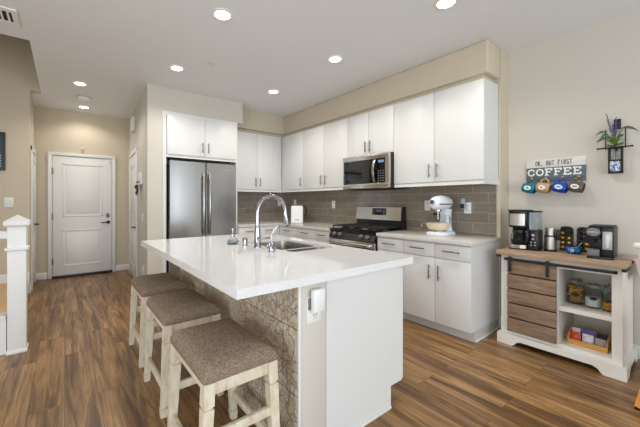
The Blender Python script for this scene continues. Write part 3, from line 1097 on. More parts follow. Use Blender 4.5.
SX0, SX1, SY0, SY1 = 1.285, 1.705, 1.775, 2.475
one('island_countertop', slab_with_hole(IX0, IX1, IY0, IY1, .873, .915, rrect(SX0, SX1, SY0, SY1, .05)), 'quartz', 'glossy white quartz island countertop with sink cutout and stool overhang', 'countertop')
il = thing('kitchen_island', 'white kitchen island base with textured stone tile on the stool side', 'island', (1.3, 2.14, 0))
EYP = 1.185
obj('pony_wall', B(.908, 1.075, EYP, 3.10, 0, .872, bev=.006), M['wall_light'], il, 'cream painted half wall end')
obj('tile_cladding', B(.8985, .9075, EYP + .012, 3.10, 0, .872), 'stone', il, 'embossed beige stone tile')
obj('tile_edge_trim', B(.897, .909, EYP - .004, EYP + .0115, 0, .872, bev=.003), 'trim', il, 'white tile edge strip')
obj('end_panel', MB().prismY([(1.0755, 0), (1.61, 0), (1.61, .135), (1.722, .135), (1.722, .872), (1.0755, .872)], EYP - .002, EYP + .02), 'cab', il)
obj('end_panel', MB().prismY([(1.0755, 0), (1.61, 0), (1.61, .135), (1.722, .135), (1.722, .872), (1.0755, .872)], 3.07, 3.10), 'cab', il)
obj('shoe_moulding', B(1.08, 1.605, EYP - .012, EYP - .0025, 0, .018, bev=.003), 'trim', il)
obj('toe_kick', B(1.60, 1.612, EYP + .0205, 3.07, 0, .10), 'toe', il)
obj('cabinet_floor', B(1.08, 1.72, EYP + .021, 3.07, .135, .15), 'cab', il)
for k in range(4):
    a = EYP + .002 + k * .478
    b = a + .474
    dr = obj('door', B(1.7225, 1.742, a, b, .14, .845, bev=.002), 'cab', il)
    obj('handle', pull_v('z', 1.742, b - .05 if k % 2 == 0 else a + .05, .62, .77, (1, 0)), 'nickel', dr)

# sink
sk = thing('kitchen_sink', 'double-bowl undermount stainless sink set in the island', 'sink', (1.5, 2.12, .66))


def bowl(x0, x1, y0, y1, r, zt, zb):
    mb = MB()
    o1 = rrect(x0, x1, y0, y1, r)
    o2 = rrect(x0 + .012, x1 - .012, y0 + .012, y1 - .012, r)
    o3 = rrect(x0 + .04, x1 - .04, y0 + .04, y1 - .04, r * .8)
    ox = rrect(x0 - .003, x1 + .003, y0 - .003, y1 + .003, r)
    ring = lambda pts, z: [Vector((p[0], p[1], z)) for p in pts]
    mb.rings([ring(ox, zb - .004), ring(ox, zt), ring(o1, zt), ring(o2, zb + .03), ring(o3, zb)])
    return mb


sb1 = obj('bowl', bowl(SX0 + .004, SX1 - .004, 2.005, SY1 - .004, .048, .896, .70), 'sinksteel', sk)
sb2 = obj('bowl', bowl(SX0 + .004, SX1 - .004, SY0 + .004, 1.965, .048, .896, .72), 'sinksteel', sk)
obj('divider', B(SX0 + .004, SX1 - .004, 1.9685, 2.0015, .80, .896, bev=.004), 'steels', sk)
for b_, y, z in ((sb1, 2.25, .70), (sb2, 1.87, .72)):
    obj('drain', MB().lathe((1.5, y, z), [(.045, .001), (.045, .005), (.03, .004), (.004, .003)], 20), 'chrome', b_)

# faucet
fc = thing('kitchen_faucet', 'tall chrome gooseneck pull-down faucet on the island', 'faucet', (1.202, 2.12, .915))
fx, fy = 1.202, 2.12
obj('base', MB().lathe((fx, fy, .915), [(.030, 0), (.030, .006), (.0265, .012), (.0245, .10), (.0225, .14), (.017, .17)], 24), 'chrome', fc)
R_ = .132
pts = [(fx, fy, 1.06), (fx, fy, 1.12)]
zc = 1.185
for i in range(15):
    a = pi - (pi + .12) * i / 14
    pts.append((fx + R_ + R_ * cos(a), fy, zc + R_ * sin(a)))
ex, ez = pts[-1][0], pts[-1][2]
obj('gooseneck', MB().tube(pts, .0165, 14), 'chrome', fc)
obj('spray_head', MB().tube([(ex, fy, ez + .012), (ex + .006, fy, ez - .03), (ex + .02, fy, ez - .085), (ex + .024, fy, ez - .10)], [.018, .021, .024, .021], 16), 'chrome', fc)
obj('spray_button', B(ex + .022, ex + .034, fy - .008, fy + .008, ez - .06, ez - .025, bev=.002), 'black', fc)
obj('lever', MB().cyl((fx, fy, .985), (fx, fy - .045, .985), .016).tube([(fx, fy - .04, .985), (fx + .045, fy - .05, .988), (fx + .085, fy - .05, .992)], [.008, .0065, .006]), 'chrome', fc)

dfx, dfy = 1.178, 1.875
df = thing('water_dispenser_tap', 'small chrome filtered water tap with thin bent spout beside the main faucet', 'faucet', (dfx, dfy, .915))
obj('body', MB().lathe((dfx, dfy, .915), [(.024, 0), (.024, .006), (.019, .010), (.017, .045), (.012, .055), (.006, .06)], 18), 'chrome', df)
obj('valve', MB().cyl((dfx - .01, dfy + .035, .945), (dfx + .01, dfy - .035, .945), .013).box(dfx - .03, dfx - .01, dfy - .012, dfy + .012, .95, .985, bev=.005), 'chrome', df)
obj('spout', MB().tube([(dfx, dfy, .965), (dfx, dfy, 1.035), (dfx + .012, dfy + .008, 1.052), (dfx + .075, dfy + .035, 1.098)], .0035, 8), 'white', df, 'thin pale spout tube')

one('air_gap_cap', MB().lathe((1.168, 2.262, .915), [(.023, 0), (.023, .006), (.020, .008), (.020, .058), (.016, .066), (.003, .068)], 20), 'chrome', 'short chrome cylinder cap on the island between soap bottle and faucet', 'air gap cap')
sp = thing('soap_dispenser', 'squat clear glass soap bottle with chrome pump on the island', 'soap dispenser', (1.137, 2.425, .915))
sx, sy = 1.137, 2.425
obj('bottle', MB().lathe((sx, sy, .915), [(.040, 0), (.047, .004), (.050, .018), (.044, .036), (.026, .05), (.017, .058), (.017, .066), (.015, .066), (.015, .058), (.024, .047), (.041, .034), (.046, .018), (.04, .006)], 24), 'glass', sp)
obj('soap', MB().lathe((sx, sy, .921), [(.036, .001), (.044, .012), (.041, .022), (.002, .022)], 20), 'lgrey', sp, 'clear soap')
obj('pump', MB().lathe((sx, sy, .981), [(.019, 0), (.019, .018), (.010, .022), (.006, .024), (.006, .05), (.012, .052), (.012, .064), (.004, .066)], 16).tube([(sx, sy, 1.04), (sx + .03, sy - .006, 1.04), (sx + .042, sy - .008, 1.03)], [.006, .005, .004]).cyl((sx, sy, .96), (sx, sy, .93), .003), 'chrome', sp)

# outlet on island end with plug-in box
ol = thing('wall_outlet', 'white outlet plate on the cream end of the island', 'outlet', (1.0, EYP, .72))
obj('plate', B(.943, 1.033, EYP - .008, EYP - .0005, .675, .805, bev=.002), 'white', ol)
obj('socket', B(.972, 1.008, EYP - .011, EYP - .008, .69, .73, bev=.002), 'trim', ol)
sl = MB().box(.981, .984, EYP - .0118, EYP - .0108, .708, .72).box(.996, .999, EYP - .0118, EYP - .0108, .708, .72).ball((.99, EYP - .011, .70), .003, .001, .003, 8)
obj('slots', sl, 'dark', ol)
pg = thing('plug_in_device', 'white plug-in box seated in the island end outlet', 'plug-in device', (1.01, EYP - .05, .74))
obj('case', B(.955, 1.028, EYP - .048, EYP - .018, .735, .845, bev=.008), 'white', pg)
obj('back_plate', B(.948, 1.0, EYP - .018, EYP - .0085, .745, .80, bev=.002), 'grey', pg)


# ================================================================== STOOLS
def make_stool():
    t = thing('counter_stool', 'x', 'stool', (0, 0, 0), group='tweed saddle stools along the island')
    zt = .535
    for sx_ in (-1, 1):
        for sy_ in (-1, 1):
            m_ = MB()
            tx, ty = sx_ * .150, sy_ * .222
            bx, by = sx_ * .176, sy_ * .232
            P = lambda z: (bx + (tx - bx) * z / zt, by + (ty - by) * z / zt, z)
            m_.bar(P(.44), P(zt), .046, .046)
            m_.bar(P(.43), P(.44), .031, .031)
            m_.bar(P(.06), P(.43), .036, .036, .046, .046)
            m_.bar(P(.052), P(.06), .026, .026)
            m_.bar(P(.0), P(.052), .034, .034, .042, .042)
            obj('leg', m_, 'cream', t)
    # aprons
    for sy_ in (-1, 1):
        obj('apron', B(-.128, .128, sy_ * .224 - .012, sy_ * .224 + .012, .480, .533, bev=.002), 'cream', t)
    for sx_ in (-1, 1):
        obj('apron', B(sx_ * .152 - .012, sx_ * .152 + .012, -.20, .20, .490, .533, bev=.002), 'cream', t)
    for sx_ in (-1, 1):
        x = sx_ * .168
        obj('stretcher', B(x - .011, x + .011, -.212, .212, .135, .175, bev=.003), 'cream', t)
    for sy_ in (-1, 1):
        y = sy_ * .228
        obj('stretcher', B(-.150, .150, y - .011, y + .011, .285, .325, bev=.003), 'cream', t)
    # cushion
    n = 18
    rings = []
    L, Wd = .252, .181

    def ring(ins, z, sad):
        out = []
        for (px, py) in rrect(-Wd + ins, Wd - ins, -L + ins, L - ins, max(.022 - ins * .2, .01), 8):
            u = px / Wd
            out.append(Vector((px, py, z + sad * (-.020 * abs(u) ** 2.2))))
        return out
    rings = [ring(.014, .534, 0), ring(.003, .539, 0), ring(0, .556, .2), ring(.001, .574, .5), ring(.010, .594, .8), ring(.028, .609, 1), ring(.06, .618, 1), ring(.11, .623, 1), ring(.15, .624, 1)]
    obj('cushion', MB().rings(rings), 'tweed', t)
    return t


stool = make_stool()
stool['label'] = 'tweed-topped cream stool nearest the camera'
stool.location = (.618, 1.455, 0)
dup(stool, (.643, 2.175, 0), 0, 'tweed-topped cream stool in the middle of the row of three')
dup(stool, (.650, 2.865, 0), 0, 'tweed-topped cream stool farthest from the camera, nearest the refrigerator')


# ================================================================== OUTLETS ON THE TILE
def outlet_x(y, z, label, n=1):
    t = thing('wall_outlet', label, 'outlet', (KX - .012, y, z))
    obj('plate', B(KX - .015, KX - .0085, y - .037, y + .037, z - .06, z + .06, bev=.002), 'white', t)
    for dz in (-.026, .026):
        s_ = obj('socket', B(KX - .018, KX - .015, y - .018, y + .018, z + dz - .018, z + dz + .018, bev=.002), 'trim', t)
        obj('slots', MB().box(KX - .0188, KX - .0178, y - .008, y - .005, z + dz - .004, z + dz + .008).box(KX - .0188, KX - .0178, y + .005, y + .008, z + dz - .004, z + dz + .008), 'dark', s_)


outlet_x(3.671, 1.228, 'white outlet on the tile left of the range')
outlet_x(2.04, 1.227, 'white outlet on the tile behind the stand mixer')
outlet_x(1.575, 1.205, 'white outlet on the tile right of the mixer with an adapter plugged in')
outlet_x(4.72, 1.25, 'white outlet on the tile behind the white corner appliance')
ad = thing('plug_adapter', 'grey and black adapter plugged into the right tile outlet', 'adapter', (3.46, 1.62, 1.2))
obj('body', B(3.44, KX - .0185, 1.588, 1.63, 1.195, 1.31, bev=.006), 'lgrey', ad)
obj('lower_block', B(3.436, 3.44, 1.590, 1.628, 1.20, 1.25, bev=.001), 'black', ad, 'dark lower face')
for xx, lab in ((2.40, 'white outlet on the back tile beside the refrigerator'), (3.33, 'white outlet on the back tile near the corner')):
    t = thing('wall_outlet', lab, 'outlet', (xx, KB - .012, 1.25))
    obj('plate', B(xx - .037, xx + .037, KB - .015, KB - .0085, 1.19, 1.31, bev=.002), 'white', t)
    for dz in (-.026, .026):
        obj('socket', B(xx - .018, xx + .018, KB - .018, KB - .015, 1.25 + dz - .018, 1.25 + dz + .018, bev=.002), 'trim', t)

# ================================================================== STAND MIXER
mxx, mxy = 3.265, 1.745
TM = Matrix.Translation((mxx, mxy, .916)) @ Matrix.Rotation(radians(183), 4, 'Z') @ Matrix.Scale(1.13, 4)   # local +x = bowl / head direction
mx = thing('stand_mixer', 'white stand mixer with bowl on the counter right of the range', 'stand mixer', (mxx, mxy, .916))
bs = MB().rings([[Vector((p[0], p[1], z)) for p in rrect(-.13 + i_, .17 - i_, -.105 + i_, .105 - i_, .09, 6)] for i_, z in ((.004, 0), (0, .006), (0, .022), (.008, .032), (.03, .036))])
obj('base', bs.xform(TM), 'mixer', mx)
col_ = MB().rings([[Vector((cx_ + p[0], p[1], z)) for p in rrect(-a, a, -b, b, min(a, b) * .8, 6)] for cx_, a, b, z in ((-.075, .055, .062, .034), (-.078, .045, .05, .09), (-.085, .042, .045, .16), (-.082, .05, .05, .22), (-.075, .06, .055, .245))])
obj('column', col_.xform(TM), 'mixer', mx)
hd = []
for tt, r, dz in ((-.16, .02, .0), (-.15, .042, 0), (-.12, .060, .0), (-.06, .069, 0), (.02, .071, 0), (.10, .066, -.002), (.15, .054, -.004), (.172, .034, -.006), (.178, .012, -.006)):
    hd.append([Vector((tt, r * .92 * cos(2 * pi * i / 24), .305 + dz + r * sin(2 * pi * i / 24))) for i in range(24)])
obj('motor_head', MB().rings(hd).xform(TM), 'mixer', mx)
tb = []
for tt, r in ((-.155, .040), (-.12, .0612), (-.06, .0702), (.02, .0722), (.10, .0672), (.148, .0562)):
    tb.append((tt, r * .92))
trim_band = MB()
for sgn in (-1, 1):
    trim_band.rings([[Vector((tt, sgn * (y_ + e), .292 + dz)) for e, dz in ((-.004, -.006), (.001, -.006), (.001, .006), (-.004, .006))] for tt, y_ in tb])
obj('trim_band', trim_band.xform(TM), 'grey', mx, 'dark metal trim band')
lt = MB().text('KitchenAid', (.02, -.068, .328), (1, 0, 0), (0, .25, .97), .028, .002)
obj('brand_lettering', lt.xform(TM), 'ink', mx, 'dark lettering on the head')
obj('attachment_hub', MB().lathe((.176, 0, .31), [(.022, -.004), (.022, .012), (.018, .016), (.002, .017)], 18, 'X').xform(TM), 'chrome', mx)
obj('beater_shaft', MB().lathe((.075, 0, .15), [(.006, 0), (.006, .07), (.030, .075), (.030, .095)], 16).xform(TM), 'chrome', mx)
obj('mixing_bowl', MB().lathe((.075, 0, .0), [(.045, .036), (.05, .046), (.085, .06), (.104, .10), (.107, .115), (.103, .115), (.100, .10), (.08, .066), (.03, .056)], 28).xform(TM), 'batter', mx, 'cream mixing bowl')
obj('splash_collar', MB().lathe((.075, 0, .0), [(.106, .116), (.106, .17), (.095, .19), (.092, .19), (.102, .168), (.102, .116)], 28, cap=False).xform(TM), 'glass', mx, 'clear pouring collar')
obj('bowl_handle', MB().tube([(.075, -.103, .105), (.075, -.145, .115), (.075, -.165, .09), (.075, -.165, .06), (.075, -.145, .04), (.075, -.09, .062)], .008, 8).xform(TM), 'chrome', mx)
obj('speed_lever', MB().cyl((-.05, -.06, .25), (-.05, -.085, .25), .005).ball((-.05, -.09, .25), .012).xform(TM), 'black', mx)
obj('lock_knob', MB().cyl((-.09, -.04, .19), (-.09, -.10, .19), .008).ball((-.09, -.112, .19), .016, .022, .016).xform(TM), 'black', mx)

# white appliance in the corner
ws = thing('water_filter_jug', 'white box-shaped appliance with black handle in the counter corner', 'appliance', (2.95, 4.12, .916))
wy, wx = 4.19, 3.14
TW = Matrix.Translation((wx, wy, .916)) @ Matrix.Rotation(radians(-38), 4, 'Z') @ Matrix.Scale(1.1, 4)
obj('body', MB().rings([[Vector((p[0], p[1], z)) for p in rrect(-a, a, -b, b, .02, 4)] for a, b, z in ((.085, .10, 0), (.092, .108, .01), (.09, .106, .24), (.08, .095, .262))]).xform(TW), 'white', ws)
obj('lid', MB().rings([[Vector((p[0], p[1], z)) for p in rrect(-a, a, -b, b, .02, 4)] for a, b, z in ((.082, .097, .2625), (.082, .097, .275), (.06, .07, .285))]).xform(TW), 'grey', ws)
obj('handle', MB().tube([(.088, 0, .25), (.125, 0, .25), (.135, 0, .22), (.135, 0, .13), (.12, 0, .11), (.088, 0, .11)], .013, 8).xform(TW), 'black', ws)
obj('front_badge', MB().box(-.03, .03, -.1095, -.1075, .045, .062).xform(TW), 'lgrey', ws)

# ================================================================== COFFEE BAR
cb = thing('coffee_bar', 'white farmhouse coffee bar cabinet with sliding plank door', 'cabinet', (3.42, .765, 0))
bx0, bx1, by0, by1 = 3.19, 3.68, .375, 1.145
obj('tabletop', B(3.13, 3.70, .352, 1.168, .797, .835, bev=.004), 'bartop', cb, 'weathered wood top')
obj('side_panel', B(bx0, bx1, by0, by0 + .055, .09, .796), 'barwhite', cb)
obj('side_panel', B(bx0, bx1, by1 - .055, by1, .09, .796), 'barwhite', cb)
obj('back_panel', B(bx1 - .012, bx1, by0 + .055, by1 - .055, .09, .796), 'barback', cb)
obj('top_rail', B(bx0, bx0 + .02, by0 + .055, by1 - .055, .735, .796), 'barwhite', cb)
obj('divider', B(bx0 + .005, bx1 - .012, .735, .755, .125, .735), 'barwhite', cb)
obj('shelf', B(bx0 + .005, bx1 - .012, by0 + .055, .735, .395, .429), 'barwhite', cb)
obj('bottom_shelf', B(bx0 + .002, bx1 - .012, by0 + .055, by1 - .055, .09, .125), 'barwhite', cb)
# plinth with arched apron
pl = []
pts = [(.350, 0), (.470, 0), (.485, .012), (.50, .034), (.53, .048), (.99, .048), (1.02, .034), (1.035, .012), (1.05, 0), (1.168, 0), (1.168, .082), (1.163, .094), (.355, .094), (.350, .082)]
obj('plinth_front', MB().prismX(pts, 3.158, 3.188), 'barwhite', cb)
ptsx = [(3.189, 0), (3.29, 0), (3.31, .03), (3.34, .048), (3.56, .048), (3.59, .03), (3.61, 0), (3.69, 0), (3.69, .09), (3.189, .09)]
obj('plinth_side', MB().prismY(ptsx, .350, .374), 'barwhite', cb)
obj('plinth_side', MB().prismY(ptsx, 1.146, 1.168), 'barwhite', cb)
# sliding door
sdr = obj('sliding_door', B(3.176, 3.184, .745, 1.085, .118, .762), 'dark', cb, 'barn style sliding plank door')
nP = 5
ph = (.762 - .118) / nP
for k in range(nP):
    z0 = .118 + k * ph
    bb = MB().box(3.160, 3.1755, .742, 1.088, z0 + .006, z0 + ph - .006, bev=.002)
    obj('plank', bb, 'barn', sdr)
obj('door_rail', MB().box(3.146, 3.154, .395, 1.108, .752, .774, bev=.002).box(3.146, 3.19, .40, .412, .757, .769).box(3.146, 3.19, 1.093, 1.105, .757, .769), 'blackm', cb, 'black sliding rail')
for y in (.795, 1.062):
    obj('door_hanger', MB().box(3.140, 3.1455, y - .011, y + .011, .655, .782, bev=.002).lathe((3.143, y, .778), [(.012, -.004), (.012, .006)], 14, '-X'), 'blackm', sdr, 'black strap hanger')
obj('top_bracket', MB().box(3.14, 3.30, 1.146, 1.168, .775, .796), 'blackm', cb, 'black corner bracket')
obj('top_bracket', MB().box(3.14, 3.30, .352, .374, .775, .796), 'blackm', cb, 'black corner bracket')

# linen runner hanging over the right end
rn = []
for p in [(3.36, .8362), (3.66, .8362)]:
    pass
prof = [(.415, .8362), (.40, .8366), (.38, .8368), (.36, .838), (.338, .828), (.328, .80), (.322, .76), (.315, .715), (.312, .685)]
m_ = MB()
rr = []
for k in range(13):
    x = 3.40 + .28 * k / 12
    wv = .005 * sin(k * 1.3)
    rr.append((x, wv))
top = []
R2 = []
for (x, wv) in rr:
    ringp = []
    for i, (y, z) in enumerate(prof):
        dd_ = 0 if i < 4 else (i - 3) * .2
        ringp.append(Vector((x, y + wv * dd_, z - (.02 if i == 8 and x < 3.5 else 0) * 0)))
    for i, (y, z) in reversed(list(enumerate(prof))):
        dd_ = 0 if i < 4 else (i - 3) * .2
        o_ = Vector((0, 0, .003)) if i < 3 else Vector((0, -.0035, .001))
        ringp.append(Vector((x, y + wv * dd_, z)) + o_)
    R2.append(ringp)
m_.rings(R2)
one('table_runner', m_, 'runner', 'pale pink linen cloth hanging over the right end of the coffee bar', 'cloth')

ZT = .8355
# coffee maker ---------------------------------------------------------------
cm = thing('coffee_maker', 'black drip coffee maker with glass carafe at the left end of the coffee bar', 'coffee maker', (3.43, 1.02, ZT))
cx0, cx1 = 3.30, 3.50
ya, yb, yc_ = .905, .982, 1.138
obj('base', MB().rings([[Vector((p[0], p[1], z)) for p in rrect(cx0 + i_, cx1, yb + .002, yc_ - i_, .05, 6)] for i_, z in ((.004, ZT), (0, ZT + .004), (0, ZT + .012))]), 'black', cm)
obj('base_band', MB().rings([[Vector((p[0], p[1], z)) for p in rrect(cx0 + .002, cx1 - .03, yb + .002, yc_ - .002, .05, 6)] for z in (ZT + .0125, ZT + .044)]), 'steelh', cm, 'stainless base band')
obj('back_column', B(3.435, cx1, yb + .002, yc_, ZT + .0445, 1.035, bev=.006), 'black', cm)
obj('brew_head', MB().rings([[Vector((p[0], p[1], z)) for p in rrect(cx0 - .002 + i_, cx1, yb + .002, yc_, .05, 6)] for i_, z in ((.012, 1.036), (0, 1.05), (0, 1.182), (.008, 1.190))]), 'black', cm)
obj('head_band', MB().rings([[Vector((p[0], p[1], z)) for p in rrect(cx0 - .006, cx1 - .03, yb + .006, yc_ - .004, .05, 6)] for z in (1.056, 1.162)]), 'steels', cm, 'stainless brew basket band')
obj('lid', B(cx0 + .002, cx1 - .005, yb + .004, yc_ - .002, 1.1905, 1.198, bev=.003), 'black', cm)
cc_ = (3.372, 1.06)
cz = ZT + .0445
ca = obj('carafe', MB().lathe((cc_[0], cc_[1], cz), [(.05, 0), (.066, .006), (.07, .04), (.066, .08), (.052, .115), (.05, .128), (.047, .128), (.05, .113), (.063, .079), (.067, .04), (.062, .009), (.04, .004)], 26), 'glass', cm)
obj('coffee', MB().lathe((cc_[0], cc_[1], cz + .0045), [(.04, 0), (.06, .006), (.066, .036), (.002, .036)], 22), 'dark', ca)
obj('carafe_collar', MB().lathe((cc_[0], cc_[1], cz), [(.054, .108), (.054, .135), (.03, .143), (.002, .144)], 24), 'black', ca)
obj('carafe_handle', MB().tube([(cc_[0] - .03, cc_[1] - .045, cz + .125), (cc_[0] - .06, cc_[1] - .075, cz + .125), (cc_[0] - .065, cc_[1] - .08, cz + .09), (cc_[0] - .06, cc_[1] - .072, cz + .03), (cc_[0] - .045, cc_[1] - .055, cz + .012)], [.011, .012, .012, .011, .008], 10), 'black', ca)
obj('control_tower', B(3.325, 3.46, ya, yb, ZT, 1.02, bev=.008), 'black', cm)
bt = MB()
for i, (yy, zz, r) in enumerate(((.944, .975, .012), (.944, .94, .009), (.957, .91, .006), (.929, .91, .006), (.957, .885, .006), (.929, .885, .006))):
    bt.lathe((3.324, yy, zz), [(r, -.001), (r, .003), (r * .6, .004)], 12, '-X')
obj('buttons', bt, 'lgrey', cm)
obj('water_tank', B(3.34, 3.45, ya + .004, yb - .004, 1.021, 1.178, bev=.006), 'reservoir', cm, 'clear water tank')
obj('tank_lid', B(3.335, 3.455, ya, yb - .001, 1.179, 1.19, bev=.003), 'black', cm)

# grinder ----------------------------------------------------------------------
gx, gy = 3.44, .848
gr = thing('coffee_grinder', 'stainless cylinder grinder with black side handle beside the coffee maker', 'coffee grinder', (gx, gy, ZT))
obj('base', MB().lathe((gx, gy, ZT), [(.044, 0), (.046, .004), (.046, .014), (.043, .016)], 24), 'black', gr)
obj('body', MB().lathe((gx, gy, ZT), [(.043, .0165), (.044, .03), (.043, .12), (.042, .128)], 24), 'steels', gr)
obj('collar', MB().lathe((gx, gy, ZT), [(.0425, .1285), (.0425, .138), (.038, .141)], 24), 'black', gr)
obj('lid', MB().lathe((gx, gy, ZT), [(.036, .1415), (.036, .20), (.033, .208), (.003, .21)], 24), 'steels', gr)
obj('handle', B(gx - .03, gx + .0, gy - .066, gy - .044, ZT + .10, ZT + .195, bev=.007), 'black', gr)


# capsule racks ------------------------------------------------------------------
def rack(y, label, filled):
    x = 3.60
    t = thing('capsule_rack', label, 'capsule rack', (x, y, ZT), group='arched black capsule racks')
    pts = [(y - .046, ZT), (y + .046, ZT), (y + .046, ZT + .185)]
    for i in range(1, 12):
        a = pi * i / 12
        pts.append((y + .046 * cos(a), ZT + .185 + .032 * sin(a)))
    pts.append((y - .046, ZT + .185))
    obj('back_plate', MB().prismX(pts, x, x + .012), 'black', t)
    sh = MB()
    for k in range(5):
        z = ZT + .012 + k * .042
        sh.box(x - .022, x - .0005, y - .044, y + .044, z - .004, z, bev=.001)
        sh.box(x - .022, x - .017, y - .044, y + .044, z, z + .008)
    obj('tier', sh, 'black', t)
    for k in range(5):
        for j, yy in enumerate((y + .022, y - .022)):
            z = ZT + .030 + k * .042
            g_ = (k, j) in filled
            o = one('coffee_capsule', MB().lathe((x - .008, yy, z), [(.013, 0), (.018, .003), (.018, .005), (.013, .022), (.009, .026), (.001, .027)], 14, '-X').xform(Matrix.Translation((0.0, 0, 0))), 'gold' if g_ else 'blackm', '', 'coffee capsule', 'capsules in the two arched racks')
            side = 'left' if j == 0 else 'right'
            tier = ('bottom', 'second from bottom', 'middle', 'second from top', 'top')[k]
            nm = 'left' if y > .75 else 'right'
            o['label'] = ('gold' if g_ else 'black') + ' capsule, ' + side + ' place in the ' + tier + ' tier of the ' + nm + ' arched rack'


rack(.772, 'arched black capsule rack with gold pods beside the grinder', {(0, 0), (1, 0), (2, 0), (3, 0), (1, 1), (2, 1), (0, 1)})
rack(.658, 'arched black capsule rack behind the blue bowl', {(0, 0), (0, 1), (1, 1)})

# blue bowl ----------------------------------------------------------------------
bx_, by_ = 3.43, .690
bw = thing('blue_bowl', 'small blue and white painted bowl with spoon in front of the racks', 'bowl', (bx_, by_, ZT))
obj('bowl', MB().lathe((bx_, by_, ZT), [(.035, 0), (.038, .004), (.054, .018), (.056, .034), (.050, .052), (.044, .058), (.041, .057), (.047, .05), (.052, .034), (.05, .02), (.03, .008)], 26), 'bluebowl', bw)
fl = MB()
for k, (dy, dz) in enumerate(((0, 0), (.008, .006), (-.008, .006), (.006, -.007), (-.006, -.007), (0, .012))):
    fl.ball((bx_ - .0545, by_ + dy - .002, ZT + .030 + dz), .003, .004, .005, 8)
obj('flower_mark', fl, 'inkw', bw, 'white flower mark')
one('spoon', MB().tube([(bx_ + .01, by_ + .005, ZT + .022), (bx_ - .0, by_ - .03, ZT + .062), (bx_ - .01, by_ - .055, ZT + .098)], [.005, .0035, .0045], 8).ball((bx_ + .012, by_ + .01, ZT + .018), .008, .012, .005, 10), 'lgrey', 'pale spoon standing in the blue bowl', 'spoon')

# capsule machine ------------------------------------------------------------------
TN = Matrix.Translation((3.405, .51, ZT)) @ Matrix.Rotation(radians(3), 4, 'Z') @ Matrix.Diagonal((.93, .95, .97, 1))
nm = thing('capsule_coffee_machine', 'black capsule coffee machine with grey oval lever at the right of the coffee bar', 'coffee machine', (3.405, .505, ZT))
# local: x = depth (front -.16 .. back .16), y = width +-.078
obj('base_tray', B(-.165, .16, -.078, .078, 0, .018, bev=.004).xform(TN), 'black', nm)
obj('body', MB().box(-.04, .16, -.078, .078, .0185, .25, bev=.008).xform(TN), 'black', nm)
obj('brew_head', MB().box(-.13, -.041, .0, .078, .15, .25, bev=.01).xform(TN), 'black', nm)
obj('milk_column', MB().box(-.13, -.041, -.078, -.001, .0185, .25, bev=.006).xform(TN), 'black', nm)
obj('top_lid', B(-.125, .155, -.074, .074, .2505, .257, bev=.003).xform(TN), 'blackm', nm)
ov = []
for x_, s_ in ((-.131, .96), (-.138, 1.0), (-.148, .97), (-.152, .85)):
    ov.append([Vector((x_, .042 + .045 * s_ * cos(2 * pi * i / 28), .208 + .034 * s_ * sin(2 * pi * i / 28))) for i in range(28)])
obj('oval_lever', MB().rings(ov).xform(TN), 'grey', nm, 'grey oval lever')
obj('lever_lettering', MB().text('NESPRESSO', (-.1525, .042, .209), (0, -1, 0), (0, 0, 1), .0125, .001).xform(TN), 'inkw', nm, 'white lettering')
obj('milk_container', MB().box(-.140, -.1305, -.068, -.012, .075, .215, bev=.003).xform(TN), 'lgrey', nm, 'silver milk container')
obj('milk_window', MB().box(-.1425, -.1405, -.048, -.034, .09, .19, bev=.0005).xform(TN), 'whitepack', nm)
obj('drip_tray', MB().box(-.16, -.05, .004, .077, .0185, .07, bev=.006).xform(TN), 'grey', nm, 'grey drip tray')
obj('spout', MB().lathe((-.09, .04, .118), [(.010, 0), (.014, .03)], 12).xform(TN), 'black', nm)

# ---------------------------------------------------------------- jars on the shelf


def jar(x, y, z, r, hgt, label, fillmat, fh):
    t = thing('glass_jar', label, 'jar', (x, y, z), group='lidded glass jars on the coffee bar shelf')
    prof = [(r * .9, 0), (r, .008), (r, hgt * .62), (r * .93, hgt * .70), (r * .74, hgt * .78), (r * .74, hgt * .84), (r * .70, hgt * .84), (r * .70, hgt * .78), (r * .88, hgt * .69), (r * .95, hgt * .6), (r * .95, .012), (r * .8, .006)]
    obj('jar_body', MB().lathe((x, y, z), prof, 26), 'glass', t)
    obj('lid', MB().lathe((x, y, z + hgt * .842), [(r * .8, 0), (r * .84, .008), (r * .8, .02), (r * .3, .026), (r * .2, hgt * .16 - .004), (.002, hgt * .16)], 22), 'glass', t)
    f_ = MB()
    if fillmat == 'sugar':
        f_.lathe((x, y, z + .0065), [(r * .8, 0), (r * .93, .008), (r * .93, fh), (.002, fh + .004)], 20)
    else:
        for i in range(110):
            a = random.uniform(0, 2 * pi)
            rad = sqrt(random.random()) * r * .78
            f_.ball((x + rad * cos(a), y + rad * sin(a), z + .02 + random.random() * (fh - .02)), .014, .014, .010, 8)
    fo = obj('contents', f_, fillmat, t)
    setp(fo, kind='stuff')
    a0 = atan2(-y, -x)
    lb = MB()
    lbz = z + hgt * .40
    rings_ = []
    for i in range(9):
        a = a0 - .42 + .84 * i / 8
        hh = .013 * (1 if 1 < i < 7 else (.6 if i in (1, 7) else .25))
        rings_.append([Vector((x + q_ * cos(a), y + q_ * sin(a), lbz + v_)) for q_, v_ in ((r + .0005, -hh), (r + .002, -hh), (r + .002, hh), (r + .0005, hh))])
    lb.rings(rings_)
    obj('label_tag', lb, 'blackm', t, 'black label')
    return t


jar(3.40, .672, .4295, .056, .205, 'glass jar filled with golden snacks, leftmost on the coffee bar shelf', 'pasta', .14)
jar(3.38, .560, .4295, .053, .195, 'glass jar of white sugar, middle of the coffee bar shelf', 'sugar', .075)
jar(3.35, .468, .4295, .034, .21, 'slim glass jar of tan snacks, rightmost on the coffee bar shelf', 'pasta', .06)

